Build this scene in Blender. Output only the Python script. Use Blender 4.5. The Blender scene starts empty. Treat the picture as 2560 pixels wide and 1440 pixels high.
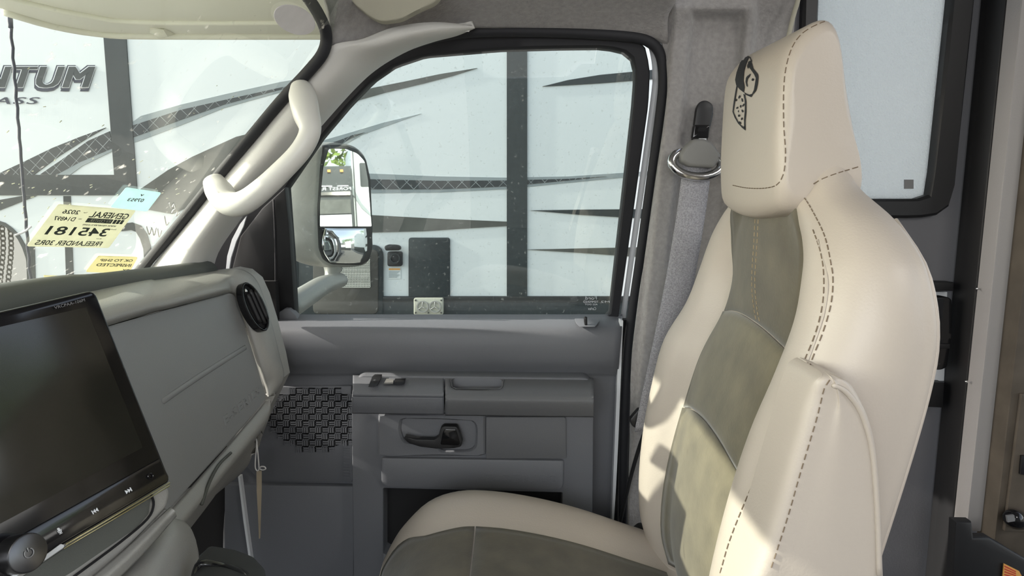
import bpy, bmesh, math, random
from mathutils import Vector, Matrix
from mathutils.bvhtree import BVHTree
random.seed(7)
SC = bpy.context.scene
COL = SC.collection
# ------------------------------------------------------------------ camera
F = 1600.0                      # focal length in pixels of a 2560 px wide frame
PITCH = math.radians(8.0)
EYE = 1.05                      # camera height above the cab floor
CP, SP = math.cos(PITCH), math.sin(PITCH)
CAM = Vector((0, 0, EYE))
cam = bpy.data.cameras.new('camera'); camo = bpy.data.objects.new('camera', cam)
COL.objects.link(camo)
cam.sensor_fit = 'HORIZONTAL'; cam.sensor_width = 36.0; cam.lens = 36.0 * F / 2560.0
cam.clip_start = 0.02; cam.clip_end = 300
camo.location = CAM; camo.rotation_euler = (math.radians(90) - PITCH, 0, 0)
SC.camera = camo
# ------------------------------------------------------------------ sky, sun, lamps, exposure
SUN = Vector((1.0, 0.05, -0.53)).normalized()      # direction the sunlight travels
w = bpy.data.worlds.new('world'); SC.world = w; w.use_nodes = True
nt = w.node_tree; nt.nodes.clear()
sky = nt.nodes.new('ShaderNodeTexSky'); sky.sky_type = 'NISHITA'; sky.sun_disc = False
sky.sun_elevation = math.radians(26); sky.sun_rotation = math.radians(267); sky.dust_density = 2.0
bg = nt.nodes.new('ShaderNodeBackground'); bg.inputs['Strength'].default_value = 0.50
wo = nt.nodes.new('ShaderNodeOutputWorld')
hs = nt.nodes.new('ShaderNodeHueSaturation'); hs.inputs['Saturation'].default_value = 0.45
nt.links.new(sky.outputs[0], hs.inputs['Color']); nt.links.new(hs.outputs[0], bg.inputs[0]); nt.links.new(bg.outputs[0], wo.inputs[0])
sun = bpy.data.lights.new('sun', 'SUN'); sun.energy = 7.0; sun.angle = math.radians(0.55)
sun.color = (1.0, 0.95, 0.86)
suno = bpy.data.objects.new('sun', sun); COL.objects.link(suno)
suno.rotation_euler = SUN.to_track_quat('-Z', 'Y').to_euler(); suno.location = (-6, 1, 6)
def area(name, loc, target, sx, sy, energy, color):
    l = bpy.data.lights.new(name, 'AREA'); l.shape = 'RECTANGLE'; l.size = sx; l.size_y = sy
    l.energy = energy; l.color = color
    o = bpy.data.objects.new(name, l); COL.objects.link(o); o.location = loc
    o.rotation_euler = (Vector(target) - Vector(loc)).to_track_quat('-Z', 'Y').to_euler()
    return o
area('driver_side_fill', (-0.15, -0.75, EYE + 0.25), (0.2, 0.9, EYE - 0.1), 0.9, 0.6, 13.5, (0.97, 0.98, 1.0))  # added fill lamp at the unseen driver window, brightens the cab
area('coach_fill', (1.3, -0.5, EYE + 0.85), (0.75, 0.9, EYE - 0.3), 0.5, 0.5, 9.5, (1.0, 0.97, 0.93))  # added fill lamp in the unseen coach, no fixture modelled; lifts the interior
SC.view_settings.view_transform = 'Standard'; SC.view_settings.look = 'None'
SC.view_settings.exposure = 0.0; SC.view_settings.gamma = 1.0
SC.view_settings.use_curve_mapping = False
# ------------------------------------------------------------------ helpers: pixel rays
def ray(px, py):
    u = (px - 1280.0) / F; v = (720.0 - py) / F
    return Vector((u, CP + v * SP, -SP + v * CP))
def at(px, py, Y):
    r = ray(px, py); return CAM + r * (Y / r.y)
def atX(px, py, X):
    r = ray(px, py); return CAM + r * (X / r.x)
def hit(px, py, P, N):
    r = ray(px, py); return CAM + r * ((P - CAM).dot(N) / r.dot(N))
def W(X, Y, z):                 # z measured from the eye
    return Vector((X, Y, EYE + z))
def lerp(a, b, t): return a + (b - a) * t
def sst(a, b, x):
    t = max(0.0, min(1.0, (x - a) / (b - a))); return t * t * (3 - 2 * t)
def tab(T, x):                  # smooth table lookup, T sorted by key
    T = sorted(T)
    if x <= T[0][0]: return T[0][1]
    if x >= T[-1][0]: return T[-1][1]
    for i in range(len(T) - 1):
        if T[i][0] <= x <= T[i + 1][0]: break
    def sl(k):
        if k <= 0 or k >= len(T) - 1:
            a, b = (0, 1) if k <= 0 else (len(T) - 2, len(T) - 1)
        else: a, b = k - 1, k + 1
        return (T[b][1] - T[a][1]) / (T[b][0] - T[a][0])
    h = T[i + 1][0] - T[i][0]; t = (x - T[i][0]) / h
    m0, m1 = sl(i) * h, sl(i + 1) * h
    return ((2*t**3 - 3*t*t + 1) * T[i][1] + (t**3 - 2*t*t + t) * m0 + (-2*t**3 + 3*t*t) * T[i + 1][1] + (t**3 - t*t) * m1)
def cr(pts, n, closed=False):   # catmull-rom resampling, n points per span
    out = []; m = len(pts)
    spans = m if closed else m - 1
    for i in range(spans):
        if closed: p0, p1, p2, p3 = pts[(i - 1) % m], pts[i], pts[(i + 1) % m], pts[(i + 2) % m]
        else:
            p1, p2 = pts[i], pts[i + 1]
            p0 = pts[i - 1] if i > 0 else p1 * 2 - p2
            p3 = pts[i + 2] if i + 2 < m else p2 * 2 - p1
        for k in range(n):
            t = k / n
            out.append(0.5 * ((p1 * 2) + (p2 - p0) * t + (p0 * 2 - p1 * 5 + p2 * 4 - p3) * t * t + (p1 * 3 - p0 - p2 * 3 + p3) * t ** 3))
    if not closed: out.append(pts[-1].copy())
    return out
def rp(pts, r, n=5):            # round the corners of a 2D polygon; r one number or a list
    out = []; m = len(pts)
    for i in range(m):
        a, b, c = Vector(pts[i - 1][:2]), Vector(pts[i][:2]), Vector(pts[(i + 1) % m][:2])
        rr = r[i] if isinstance(r, (list, tuple)) else r
        if rr <= 0: out.append((b.x, b.y)); continue
        d0, d1 = (a - b), (c - b)
        k0 = min(rr, d0.length * 0.48); k1 = min(rr, d1.length * 0.48)
        s, e = b + d0.normalized() * k0, b + d1.normalized() * k1
        for k in range(n + 1):
            t = k / n; q = s * (1 - t) ** 2 + b * 2 * t * (1 - t) + e * t * t
            out.append((q.x, q.y))
    return out
def rect(x0, y0, x1, y1): return [(x0, y0), (x1, y0), (x1, y1), (x0, y1)]
def ell(cx, cy, rx, ry, n=32, a0=0.0, rot=0.0):
    o = []
    for i in range(n):
        a = a0 + 2 * math.pi * i / n; x, y = rx * math.cos(a), ry * math.sin(a)
        o.append((cx + x * math.cos(rot) - y * math.sin(rot), cy + x * math.sin(rot) + y * math.cos(rot)))
    return o
# ------------------------------------------------------------------ helpers: objects
WL = {}
RAW = {}
def link(name, verts, faces, mat, parent=None, smooth=True, origin=None):
    vs = [Vector(v) for v in verts]
    mn = Vector((min(v.x for v in vs), min(v.y for v in vs), min(v.z for v in vs)))
    mx = Vector((max(v.x for v in vs), max(v.y for v in vs), max(v.z for v in vs)))
    c = Vector(origin) if origin else Vector(((mn.x + mx.x) / 2, (mn.y + mx.y) / 2, mn.z))
    me = bpy.data.meshes.new(name); me.from_pydata([tuple(v - c) for v in vs], [], [tuple(f) for f in faces]); me.update()
    if smooth:
        me.polygons.foreach_set('use_smooth', [True] * len(me.polygons))
    if mat: me.materials.append(mat)
    o = bpy.data.objects.new(name, me); COL.objects.link(o); o.location = c
    WL[o] = c
    if parent:
        o.parent = parent; o.matrix_parent_inverse = Matrix.Translation(-WL[parent])
    RAW[o] = (vs, [tuple(f) for f in faces])
    return o
def thing(name, label=None, cat=None, loc=(0, 0, 0), group=None, kind=None):
    o = bpy.data.objects.new(name, None); COL.objects.link(o); o.location = loc; o.empty_display_size = 0.05
    WL[o] = Vector(loc); tag(o, label, cat, group, kind); return o
def tag(o, label=None, cat=None, group=None, kind=None):
    if label: o['label'] = label
    if cat: o['category'] = cat
    if group: o['group'] = group
    if kind: o['kind'] = kind
    return o
def sharp(o, ang=35):
    me = o.data
    try: me.set_sharp_from_angle(angle=math.radians(ang))
    except Exception: pass
    return o
def plate(name, front, off, mat, parent=None, bev=0.0, seg=2, origin=None, back_bev=False):
    """solid from a front polygon (3D, any winding) extruded by vector off; front rim bevelled"""
    off = Vector(off); bm = bmesh.new()
    fv = [bm.verts.new(p) for p in front]; f = bm.faces.new(fv); f.normal_update()
    if f.normal.dot(off) > 0: f.normal_flip()
    fv = list(f.verts)
    bv = [bm.verts.new(v.co + off) for v in fv]
    n = len(fv)
    for i in range(n):
        j = (i + 1) % n
        bm.faces.new((fv[j], fv[i], bv[i], bv[j]))
    g = bm.faces.new(list(reversed(bv)))
    if bev > 0:
        es = list(f.edges) + (list(g.edges) if back_bev else [])
        bmesh.ops.bevel(bm, geom=es, offset=bev, segments=seg, profile=0.5, affect='EDGES', clamp_overlap=True)
    bmesh.ops.recalc_face_normals(bm, faces=bm.faces[:])
    big = [q for q in bm.faces if len(q.verts) > 4]
    bmesh.ops.triangulate(bm, faces=big)
    bm.verts.index_update()
    V = [v.co.copy() for v in bm.verts]; Fs = [[v.index for v in q.verts] for q in bm.faces]
    bm.free()
    return sharp(link(name, V, Fs, mat, parent, True, origin), 38)
def pplate(name, pts, Y, thick, mat, parent=None, bev=0.0, seg=2, origin=None):
    """pixel polygon at depth Y (number or function of py), solid going away from the eye"""
    fy = Y if callable(Y) else (lambda x, y: Y)
    return plate(name, [at(p[0], p[1], p[2] if len(p) > 2 else fy(p[0], p[1])) for p in pts], (0, thick, 0), mat, parent, bev, seg, origin)
def grid(name, rows, nu, nv, mat, parent=None, thick=0.0, closed_u=False, closed_v=False, cap=False, hole=None, face=True, origin=None):
    """catmull-rom patch through rows of 3D points"""
    R = [cr([Vector(p) for p in r], nu, closed_u) for r in rows]
    cols = list(zip(*R)); C = [cr(list(c), nv, closed_v) for c in cols]
    m, n = len(C), len(C[0])
    V = []; 
    for j in range(n):
        for i in range(m): V.append(C[i][j])
    Fs = []
    for j in range(n if closed_v else n - 1):
        for i in range(m if closed_u else m - 1):
            a, b = j * m + i, j * m + (i + 1) % m; j2 = (j + 1) % n
            c, d = j2 * m + (i + 1) % m, j2 * m + i
            if hole and hole((V[a] + V[c]) * 0.5): continue
            Fs.append((a, b, c, d))
    if cap:
        for j, rev in ((0, False), (n - 1, True)):
            ring = [j * m + i for i in range(m)]
            ce = sum((V[k] for k in ring), Vector()) / m; V.append(ce); ci = len(V) - 1
            for i in range(m):
                t = (ring[(i + 1) % m], ring[i], ci)
                Fs.append(tuple(reversed(t)) if rev else t)
    if closed_u or closed_v:
        bm = bmesh.new(); bvs = [bm.verts.new(v) for v in V]
        for f in Fs:
            try: bm.faces.new([bvs[k] for k in f])
            except ValueError: pass
        bmesh.ops.recalc_face_normals(bm, faces=bm.faces[:])
        bm.verts.index_update(); V = [v.co.copy() for v in bm.verts]; Fs = [[v.index for v in q.verts] for q in bm.faces]; bm.free()
    elif face:
        s = 0.0
        for f in Fs[::max(1, len(Fs) // 40)]:
            a, b, c = V[f[0]], V[f[1]], V[f[2]]; s += (b - a).cross(c - a).normalized().dot((CAM - a).normalized())
        if s < 0: Fs = [tuple(reversed(f)) for f in Fs]
    o = link(name, V, Fs, mat, parent, True, origin)
    if thick:
        md = o.modifiers.new('thickness', 'SOLIDIFY'); md.thickness = thick; md.offset = -1
    return o
def tube(name, pts, r, mat, parent=None, n=10, smooth=4, cap=True, origin=None, flat=None, closed=False):
    """swept round (or flattened) bar; r number or list per control point"""
    P = [Vector(p) for p in pts]; rr = r if isinstance(r, (list, tuple)) else [r] * len(P)
    if smooth > 1:
        Q = cr([Vector((*p, q)) for p, q in zip(P, rr)], smooth, closed)
        P = [Vector(q[:3]) for q in Q]; rr = [q[3] for q in Q]
    V, Fs = [], []; up = None; m = len(P)
    for i, p in enumerate(P):
        if closed: t = P[(i + 1) % m] - P[i - 1]
        else: t = P[min(i + 1, m - 1)] - P[max(i - 1, 0)]
        if t.length < 1e-9: t = Vector((0, 0, 1))
        t.normalize()
        if up is None:
            up = t.orthogonal().normalized() if flat is None else (Vector(flat[0]) - t * Vector(flat[0]).dot(t)).normalized()
        else: up = (up - t * up.dot(t)).normalized()
        sd = t.cross(up); k = 1.0 if flat is None else flat[1]
        for j in range(n):
            a = 2 * math.pi * j / n
            V.append(p + (up * math.cos(a) * k + sd * math.sin(a)) * rr[i])
    for i in range(m if closed else m - 1):
        for j in range(n):
            i2 = (i + 1) % m
            Fs.append((i * n + j, i * n + (j + 1) % n, i2 * n + (j + 1) % n, i2 * n + j))
    if cap and not closed:
        for i, rev, s in ((0, True, -1), (m - 1, False, 1)):
            t = (P[1] - P[0]) if i == 0 else (P[-1] - P[-2]); t.normalize()
            V.append(P[i] + t * s * rr[i] * 0.55); ci = len(V) - 1
            for j in range(n):
                f = (i * n + j, i * n + (j + 1) % n, ci)
                Fs.append(tuple(reversed(f)) if rev else f)
    return link(name, V, Fs, mat, parent, True, origin)
def loopres(poly, n, c=None):   # resample star-shaped polygon by angle about c
    P = [Vector(p[:2]) for p in poly]
    if c is None: c = sum(P, Vector((0, 0))) / len(P)
    c = Vector(c); out = []
    for k in range(n):
        a = 2 * math.pi * k / n; d = Vector((math.cos(a), math.sin(a))); best = None
        for i in range(len(P)):
            p, q = P[i] - c, P[(i + 1) % len(P)] - c; e = q - p
            den = d.x * e.y - d.y * e.x
            if abs(den) < 1e-12: continue
            t = (p.x * e.y - p.y * e.x) / den; s = (p.x * d.y - p.y * d.x) / den
            if t > 0 and -1e-6 <= s <= 1 + 1e-6 and (best is None or t > best): best = t
        q = c + d * (best or 0.0); out.append((q.x, q.y))
    return out
def ring(name, outer, inner, fn, off, mat, parent=None, bev=0.0, origin=None):
    """frame between two pixel loops of the same length; fn(px,py)->3D; extruded by off"""
    n = len(outer); off = Vector(off); V = []
    O = [fn(*p) for p in outer]; I = [fn(*p) for p in inner]
    if bev > 0:
        O2 = [o + (i - o).normalized() * bev + off.normalized() * 0 for o, i in zip(O, I)]
        I2 = [i + (o - i).normalized() * bev for o, i in zip(O, I)]
        dz = off.normalized() * bev
        loops = [[o + off for o in O], [o + dz for o in O], O2, I2, [i + dz for i in I], [i + off for i in I]]
    else: loops = [[o + off for o in O], O, I, [i + off for i in I]]
    for L in loops: V += L
    Fs = []; L = len(loops)
    for k in range(L):
        for i in range(n):
            j = (i + 1) % n; k2 = (k + 1) % L
            Fs.append((k * n + i, k * n + j, k2 * n + j, k2 * n + i))
    bm = bmesh.new(); b = [bm.verts.new(v) for v in V]
    for f in Fs: bm.faces.new([b[q] for q in f])
    bmesh.ops.recalc_face_normals(bm, faces=bm.faces[:]); bm.verts.index_update()
    V = [v.co.copy() for v in bm.verts]; Fs = [[v.index for v in q.verts] for q in bm.faces]; bm.free()
    return sharp(link(name, V, Fs, mat, parent, True, origin), 40)
def merge(parts):
    V, Fs = [], []
    for vs, fs in parts:
        k = len(V); V += vs; Fs += [tuple(i + k for i in f) for f in fs]
    return V, Fs
def box_vf(c, ax, ay, az):      # centre and three half-axis vectors
    V = [c + ax * x + ay * y + az * z for z in (-1, 1) for y in (-1, 1) for x in (-1, 1)]
    return V, [(0, 2, 3, 1), (4, 5, 7, 6), (0, 1, 5, 4), (2, 6, 7, 3), (0, 4, 6, 2), (1, 3, 7, 5)]
def wbox(name, x0, x1, y0, y1, z0, z1, mat, parent=None, bev=0.0, origin=None):
    return plate(name, [W(x0, y0, z0), W(x1, y0, z0), W(x1, y0, z1), W(x0, y0, z1)], (0, y1 - y0, 0), mat, parent, bev, 2, origin)
def text(name, body, quad, mat, parent=None, ext=0.0, shear=0.0, offset=0.0, spacing=1.0):
    """flat lettering stretched to a 3D quad: bottom-left, bottom-right, top-right, top-left"""
    cu = bpy.data.curves.new('t', 'FONT'); cu.body = body; cu.shear = shear; cu.offset = offset; cu.space_character = spacing
    cu.resolution_u = 3
    to = bpy.data.objects.new('t', cu); COL.objects.link(to)
    me = bpy.data.meshes.new_from_object(to)
    V = [v.co.copy() for v in me.vertices]; Fs = [list(p.vertices) for p in me.polygons]
    bpy.data.objects.remove(to); bpy.data.curves.remove(cu); bpy.data.meshes.remove(me)
    x0, x1 = min(v.x for v in V), max(v.x for v in V); y0, y1 = min(v.y for v in V), max(v.y for v in V)
    q = [Vector(p) for p in quad]; out = []
    for v in V:
        s, t = (v.x - x0) / (x1 - x0), (v.y - y0) / (y1 - y0)
        out.append((q[0] * (1 - s) + q[1] * s) * (1 - t) + (q[3] * (1 - s) + q[2] * s) * t)
    o = link(name, out, Fs, mat, parent, False)
    if ext:
        md = o.modifiers.new('thickness', 'SOLIDIFY'); md.thickness = ext; md.offset = 0
    return o
def bvh(*objs):
    V, Fs = merge([RAW[o] for o in objs]); return BVHTree.FromPolygons([tuple(v) for v in V], Fs)
def proj(tree, px, py, lift=0.0015):
    d = ray(px, py).normalized(); h = tree.ray_cast(CAM, d)
    if h[0] is None: return None
    n = h[1]
    if n.dot(d) > 0: n = -n
    return h[0] + n * lift
def dashes(name, pts, mat, parent, r=0.0009, dash=0.006, gap=0.003):
    """row of thread stitches along a 3D polyline, one mesh"""
    P = [Vector(p) for p in pts]; parts = []; acc = 0.0; L = [0.0]
    for a, b in zip(P, P[1:]): L.append(L[-1] + (b - a).length)
    def pos(s):
        for i in range(len(P) - 1):
            if L[i] <= s <= L[i + 1]: return P[i].lerp(P[i + 1], (s - L[i]) / max(1e-9, L[i + 1] - L[i]))
        return P[-1]
    s = 0.0
    while s + dash < L[-1]:
        a, b = pos(s), pos(s + dash); t = (b - a)
        if t.length > 1e-6:
            h = t.normalized(); u = h.orthogonal().normalized(); v = h.cross(u)
            parts.append(box_vf((a + b) / 2, t * 0.5, u * r, v * r))
        s += dash + gap
    V, Fs = merge(parts); o = link(name, V, Fs, mat, parent, False); o['kind'] = 'stuff'; return o
# ------------------------------------------------------------------ materials
def mat(name, col, rough=0.6, metal=0.0, bump=None, var=None, spec=0.5, sheen=0.0, coat=0.0, emis=None, trans=0.0):
    m = bpy.data.materials.new(name); m.use_nodes = True; t = m.node_tree; b = t.nodes['Principled BSDF']
    b.inputs['Base Color'].default_value = (*col, 1); b.inputs['Roughness'].default_value = rough
    b.inputs['Metallic'].default_value = metal; b.inputs['Specular IOR Level'].default_value = spec
    if sheen: b.inputs['Sheen Weight'].default_value = sheen
    if coat: b.inputs['Coat Weight'].default_value = coat; b.inputs['Coat Roughness'].default_value = 0.05
    if emis: b.inputs['Emission Color'].default_value = (*emis[0], 1); b.inputs['Emission Strength'].default_value = emis[1]
    tc = t.nodes.new('ShaderNodeTexCoord')
    if var:                     # (scale, amount) soft mottling
        nz = t.nodes.new('ShaderNodeTexNoise'); nz.inputs['Scale'].default_value = var[0]; nz.inputs['Detail'].default_value = 4
        rm = t.nodes.new('ShaderNodeValToRGB'); a = var[1]
        rm.color_ramp.elements[0].position = 0.3; rm.color_ramp.elements[1].position = 0.7
        rm.color_ramp.elements[0].color = (*[c * (1 - a) for c in col], 1); rm.color_ramp.elements[1].color = (*[min(1, c * (1 + a)) for c in col], 1)
        t.links.new(tc.outputs['Object'], nz.inputs['Vector']); t.links.new(nz.outputs['Fac'], rm.inputs[0]); t.links.new(rm.outputs[0], b.inputs['Base Color'])
    if bump:                    # (scale, strength, distance)
        nz = t.nodes.new('ShaderNodeTexNoise'); nz.inputs['Scale'].default_value = bump[0]; nz.inputs['Detail'].default_value = 3
        bp = t.nodes.new('ShaderNodeBump'); bp.inputs['Strength'].default_value = bump[1]; bp.inputs['Distance'].default_value = bump[2]
        t.links.new(tc.outputs['Object'], nz.inputs['Vector']); t.links.new(nz.outputs['Fac'], bp.inputs['Height']); t.links.new(bp.outputs[0], b.inputs['Normal'])
    return m
def glass(name, tint, refl, veil, dirt, dirt_scale, rough=0.01):
    """thin pane: clear, slightly reflecting, with a veil of dust and specks"""
    m = bpy.data.materials.new(name); m.use_nodes = True; t = m.node_tree; t.nodes.clear(); N = t.nodes.new; K = t.links.new
    out = N('ShaderNodeOutputMaterial'); tr = N('ShaderNodeBsdfTransparent'); tr.inputs[0].default_value = (*tint, 1)
    gl = N('ShaderNodeBsdfGlossy'); gl.inputs['Roughness'].default_value = rough
    ge = N('ShaderNodeNewGeometry'); dt = N('ShaderNodeVectorMath'); dt.operation = 'DOT_PRODUCT'
    K(ge.outputs['Normal'], dt.inputs[0]); K(ge.outputs['Incoming'], dt.inputs[1])
    ab = N('ShaderNodeMath'); ab.operation = 'ABSOLUTE'; K(dt.outputs['Value'], ab.inputs[0])
    om = N('ShaderNodeMath'); om.operation = 'SUBTRACT'; om.inputs[0].default_value = 1.0; K(ab.outputs[0], om.inputs[1])
    pw = N('ShaderNodeMath'); pw.operation = 'POWER'; pw.inputs[1].default_value = 5.0; K(om.outputs[0], pw.inputs[0])
    fr = N('ShaderNodeMath'); fr.operation = 'MULTIPLY_ADD'; fr.inputs[1].default_value = 0.93; fr.inputs[2].default_value = 0.07; K(pw.outputs[0], fr.inputs[0])
    ml = N('ShaderNodeMath'); ml.operation = 'MULTIPLY'; ml.inputs[1].default_value = refl
    m1 = N('ShaderNodeMixShader'); K(fr.outputs[0], ml.inputs[0]); K(ml.outputs[0], m1.inputs[0]); K(tr.outputs[0], m1.inputs[1]); K(gl.outputs[0], m1.inputs[2])
    df = N('ShaderNodeBsdfTranslucent'); df.inputs[0].default_value = (0.95, 0.95, 0.88, 1)
    d2 = N('ShaderNodeBsdfDiffuse'); d2.inputs[0].default_value = (0.8, 0.8, 0.75, 1)
    m2 = N('ShaderNodeMixShader'); m2.inputs[0].default_value = 0.35; K(df.outputs[0], m2.inputs[1]); K(d2.outputs[0], m2.inputs[2])
    tc = N('ShaderNodeTexCoord'); nz = N('ShaderNodeTexNoise'); nz.inputs['Scale'].default_value = dirt_scale; nz.inputs['Detail'].default_value = 2
    K(tc.outputs['Object'], nz.inputs['Vector'])
    rm = N('ShaderNodeMapRange'); rm.inputs[1].default_value = 0.66; rm.inputs[2].default_value = 0.76; rm.inputs[3].default_value = 0; rm.inputs[4].default_value = dirt
    K(nz.outputs['Fac'], rm.inputs[0])
    n2 = N('ShaderNodeTexNoise'); n2.inputs['Scale'].default_value = 5; n2.inputs['Detail'].default_value = 5; K(tc.outputs['Object'], n2.inputs['Vector'])
    r2 = N('ShaderNodeMapRange'); r2.inputs[1].default_value = 0.3; r2.inputs[2].default_value = 0.7; r2.inputs[3].default_value = veil * 0.6; r2.inputs[4].default_value = veil * 1.4
    K(n2.outputs['Fac'], r2.inputs[0])
    ad = N('ShaderNodeMath'); ad.operation = 'ADD'; ad.use_clamp = True; K(rm.outputs[0], ad.inputs[0]); K(r2.outputs[0], ad.inputs[1])
    m3 = N('ShaderNodeMixShader'); K(ad.outputs[0], m3.inputs[0]); K(m1.outputs[0], m3.inputs[1]); K(m2.outputs[0], m3.inputs[2])
    K(m3.outputs[0], out.inputs[0]); return m
def tread_mat(name):            # printed diamond-plate pattern
    m = mat(name, (0.035, 0.04, 0.042), 0.4); t = m.node_tree; b = t.nodes['Principled BSDF']; N = t.nodes.new; K = t.links.new
    tc = N('ShaderNodeTexCoord'); sp = N('ShaderNodeSeparateXYZ'); K(tc.outputs['Object'], sp.inputs[0])
    def line(sgn):
        mz = N('ShaderNodeMath'); mz.operation = 'MULTIPLY'; mz.inputs[1].default_value = sgn; K(sp.outputs['Z'], mz.inputs[0])
        s = N('ShaderNodeMath'); K(sp.outputs['X'], s.inputs[0]); K(mz.outputs[0], s.inputs[1])
        q = N('ShaderNodeMath'); q.operation = 'MULTIPLY'; q.inputs[1].default_value = 1 / 0.085; K(s.outputs[0], q.inputs[0])
        f = N('ShaderNodeMath'); f.operation = 'FRACT'; K(q.outputs[0], f.inputs[0])
        c = N('ShaderNodeMath'); c.operation = 'LESS_THAN'; c.inputs[1].default_value = 0.05; K(f.outputs[0], c.inputs[0]); return c
    a, c = line(1.0), line(-1.0)
    mx = N('ShaderNodeMath'); mx.operation = 'MAXIMUM'; K(a.outputs[0], mx.inputs[0]); K(c.outputs[0], mx.inputs[1])
    nz = N('ShaderNodeTexNoise'); nz.inputs['Scale'].default_value = 14; K(tc.outputs['Object'], nz.inputs['Vector'])
    mm = N('ShaderNodeMath'); mm.operation = 'MULTIPLY'; K(mx.outputs[0], mm.inputs[0]); K(nz.outputs['Fac'], mm.inputs[1])
    mixn = N('ShaderNodeMix'); mixn.data_type = 'RGBA'; mixn.inputs[6].default_value = (0.03, 0.036, 0.04, 1); mixn.inputs[7].default_value = (0.5, 0.55, 0.55, 1)
    K(mm.outputs[0], mixn.inputs[0]); K(mixn.outputs[2], b.inputs['Base Color']); return m
M = {}
GR = (900, 0.25, 0.0006)
M['door'] = mat('door_plastic', (0.150, 0.155, 0.168), 0.55, bump=(700, 0.35, 0.0008))
M['door2'] = mat('armrest_vinyl', (0.135, 0.138, 0.145), 0.6, bump=(600, 0.3, 0.0008))
M['dash'] = mat('dash_plastic', (0.31, 0.305, 0.285), 0.42, bump=(650, 0.4, 0.0008))
M['glove'] = mat('glovebox_plastic', (0.27, 0.275, 0.275), 0.5, bump=(700, 0.35, 0.0007))
M['pad'] = mat('dash_pad', (0.085, 0.09, 0.08), 0.6, bump=GR)
M['pillar'] = mat('pillar_plastic', (0.66, 0.64, 0.60), 0.5, bump=(700, 0.3, 0.0007))
M['handle'] = mat('grab_handle_plastic', (0.66, 0.645, 0.60), 0.38, bump=(700, 0.2, 0.0005))
M['black'] = mat('black_plastic', (0.012, 0.012, 0.013), 0.45)
M['blackg'] = mat('black_gloss', (0.008, 0.008, 0.009), 0.12)
M['rubber'] = mat('rubber', (0.012, 0.012, 0.015), 0.7)
M['dark'] = mat('dark_void', (0.006, 0.006, 0.007), 0.9)
M['pocket'] = mat('pocket_liner', (0.012, 0.012, 0.013), 0.8)
M['felt'] = mat('grey_felt', (0.30, 0.285, 0.275), 0.95, bump=(260, 0.6, 0.002), var=(120, 0.12), sheen=0.3)
M['visor'] = mat('visor_cloth', (0.42, 0.40, 0.32), 0.9, bump=(300, 0.4, 0.001))
M['white'] = mat('white_paint', (0.78, 0.80, 0.82), 0.3)
M['beige'] = mat('beige_vinyl', (0.490, 0.434, 0.374), 0.42, bump=(420, 0.25, 0.0008))
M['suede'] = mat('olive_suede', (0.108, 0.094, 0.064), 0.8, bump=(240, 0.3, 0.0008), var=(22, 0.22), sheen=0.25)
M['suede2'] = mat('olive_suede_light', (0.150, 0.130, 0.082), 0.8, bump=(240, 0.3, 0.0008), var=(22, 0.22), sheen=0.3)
M['thread'] = mat('brown_thread', (0.17, 0.125, 0.085), 0.8)
M['thread2'] = mat('tan_thread', (0.30, 0.23, 0.14), 0.8)
M['ink'] = mat('black_thread', (0.01, 0.01, 0.012), 0.7)
M['chrome'] = mat('chrome', (0.75, 0.75, 0.75), 0.12, 1.0)
M['silver'] = mat('silver_plastic', (0.40, 0.39, 0.36), 0.4, 0.2)
M['webbing'] = mat('grey_webbing', (0.33, 0.325, 0.345), 0.85, bump=(500, 0.9, 0.002), var=(450, 0.3))
M['cover'] = mat('belt_cover_plastic', (0.20, 0.197, 0.187), 0.55, bump=GR)
M['trailer'] = mat('trailer_white', (0.76, 0.80, 0.79), 0.45)
M['t_dark'] = mat('trailer_dark', (0.028, 0.036, 0.038), 0.4, var=(60, 0.2))
M['t_black'] = mat('trailer_black', (0.012, 0.014, 0.015), 0.45)
M['t_grey'] = mat('trailer_grey_print', (0.30, 0.34, 0.345), 0.45)
M['t_olive'] = mat('trailer_taupe_print', (0.085, 0.088, 0.078), 0.45, var=(8, 0.25))
M['t_taupe'] = mat('trailer_brown_door', (0.075, 0.07, 0.06), 0.5)
M['tread'] = tread_mat('tread_print')
M['navy'] = mat('navy_print', (0.03, 0.035, 0.06), 0.4)
M['screen'] = mat('screen_glass', (0.012, 0.012, 0.010), 0.10, spec=0.4)
M['bezel'] = mat('bezel_gloss', (0.005, 0.005, 0.006), 0.10)
M['icon'] = mat('white_icon', (0.72, 0.74, 0.76), 0.5)
M['icon2'] = mat('grey_print', (0.20, 0.20, 0.20), 0.5)
M['gold'] = mat('brass_edge', (0.50, 0.45, 0.25), 0.3, 0.8)
M['knob'] = mat('brushed_black_metal', (0.10, 0.10, 0.105), 0.28, 0.9)
M['print'] = mat('sticker_print', (0.045, 0.06, 0.05), 0.7)
M['marker'] = mat('white_marker', (0.85, 0.85, 0.82), 0.9)
M['string'] = mat('white_string', (0.75, 0.74, 0.72), 0.9)
M['tagpaper'] = mat('manila_tag', (0.42, 0.36, 0.27), 0.9)
M['cream'] = mat('cream_fibreglass', (0.78, 0.76, 0.64), 0.55)
M['asphalt'] = mat('asphalt', (0.20, 0.185, 0.165), 0.95, bump=(60, 0.6, 0.01), var=(35, 0.25))
M['carpet'] = mat('dark_carpet', (0.012, 0.012, 0.013), 1.0)
M['wall'] = mat('coach_wall_panel', (0.15, 0.15, 0.16), 0.85, bump=(300, 0.3, 0.001))
M['jamb'] = mat('coach_jamb', (0.40, 0.385, 0.375), 0.7, bump=(300, 0.3, 0.001))
M['wood'] = mat('brown_laminate', (0.10, 0.082, 0.062), 0.6, var=(18, 0.2))
M['led'] = mat('red_led', (0.4, 0.0, 0.01), 0.4, emis=((1, 0.02, 0.05), 1.2))
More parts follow.
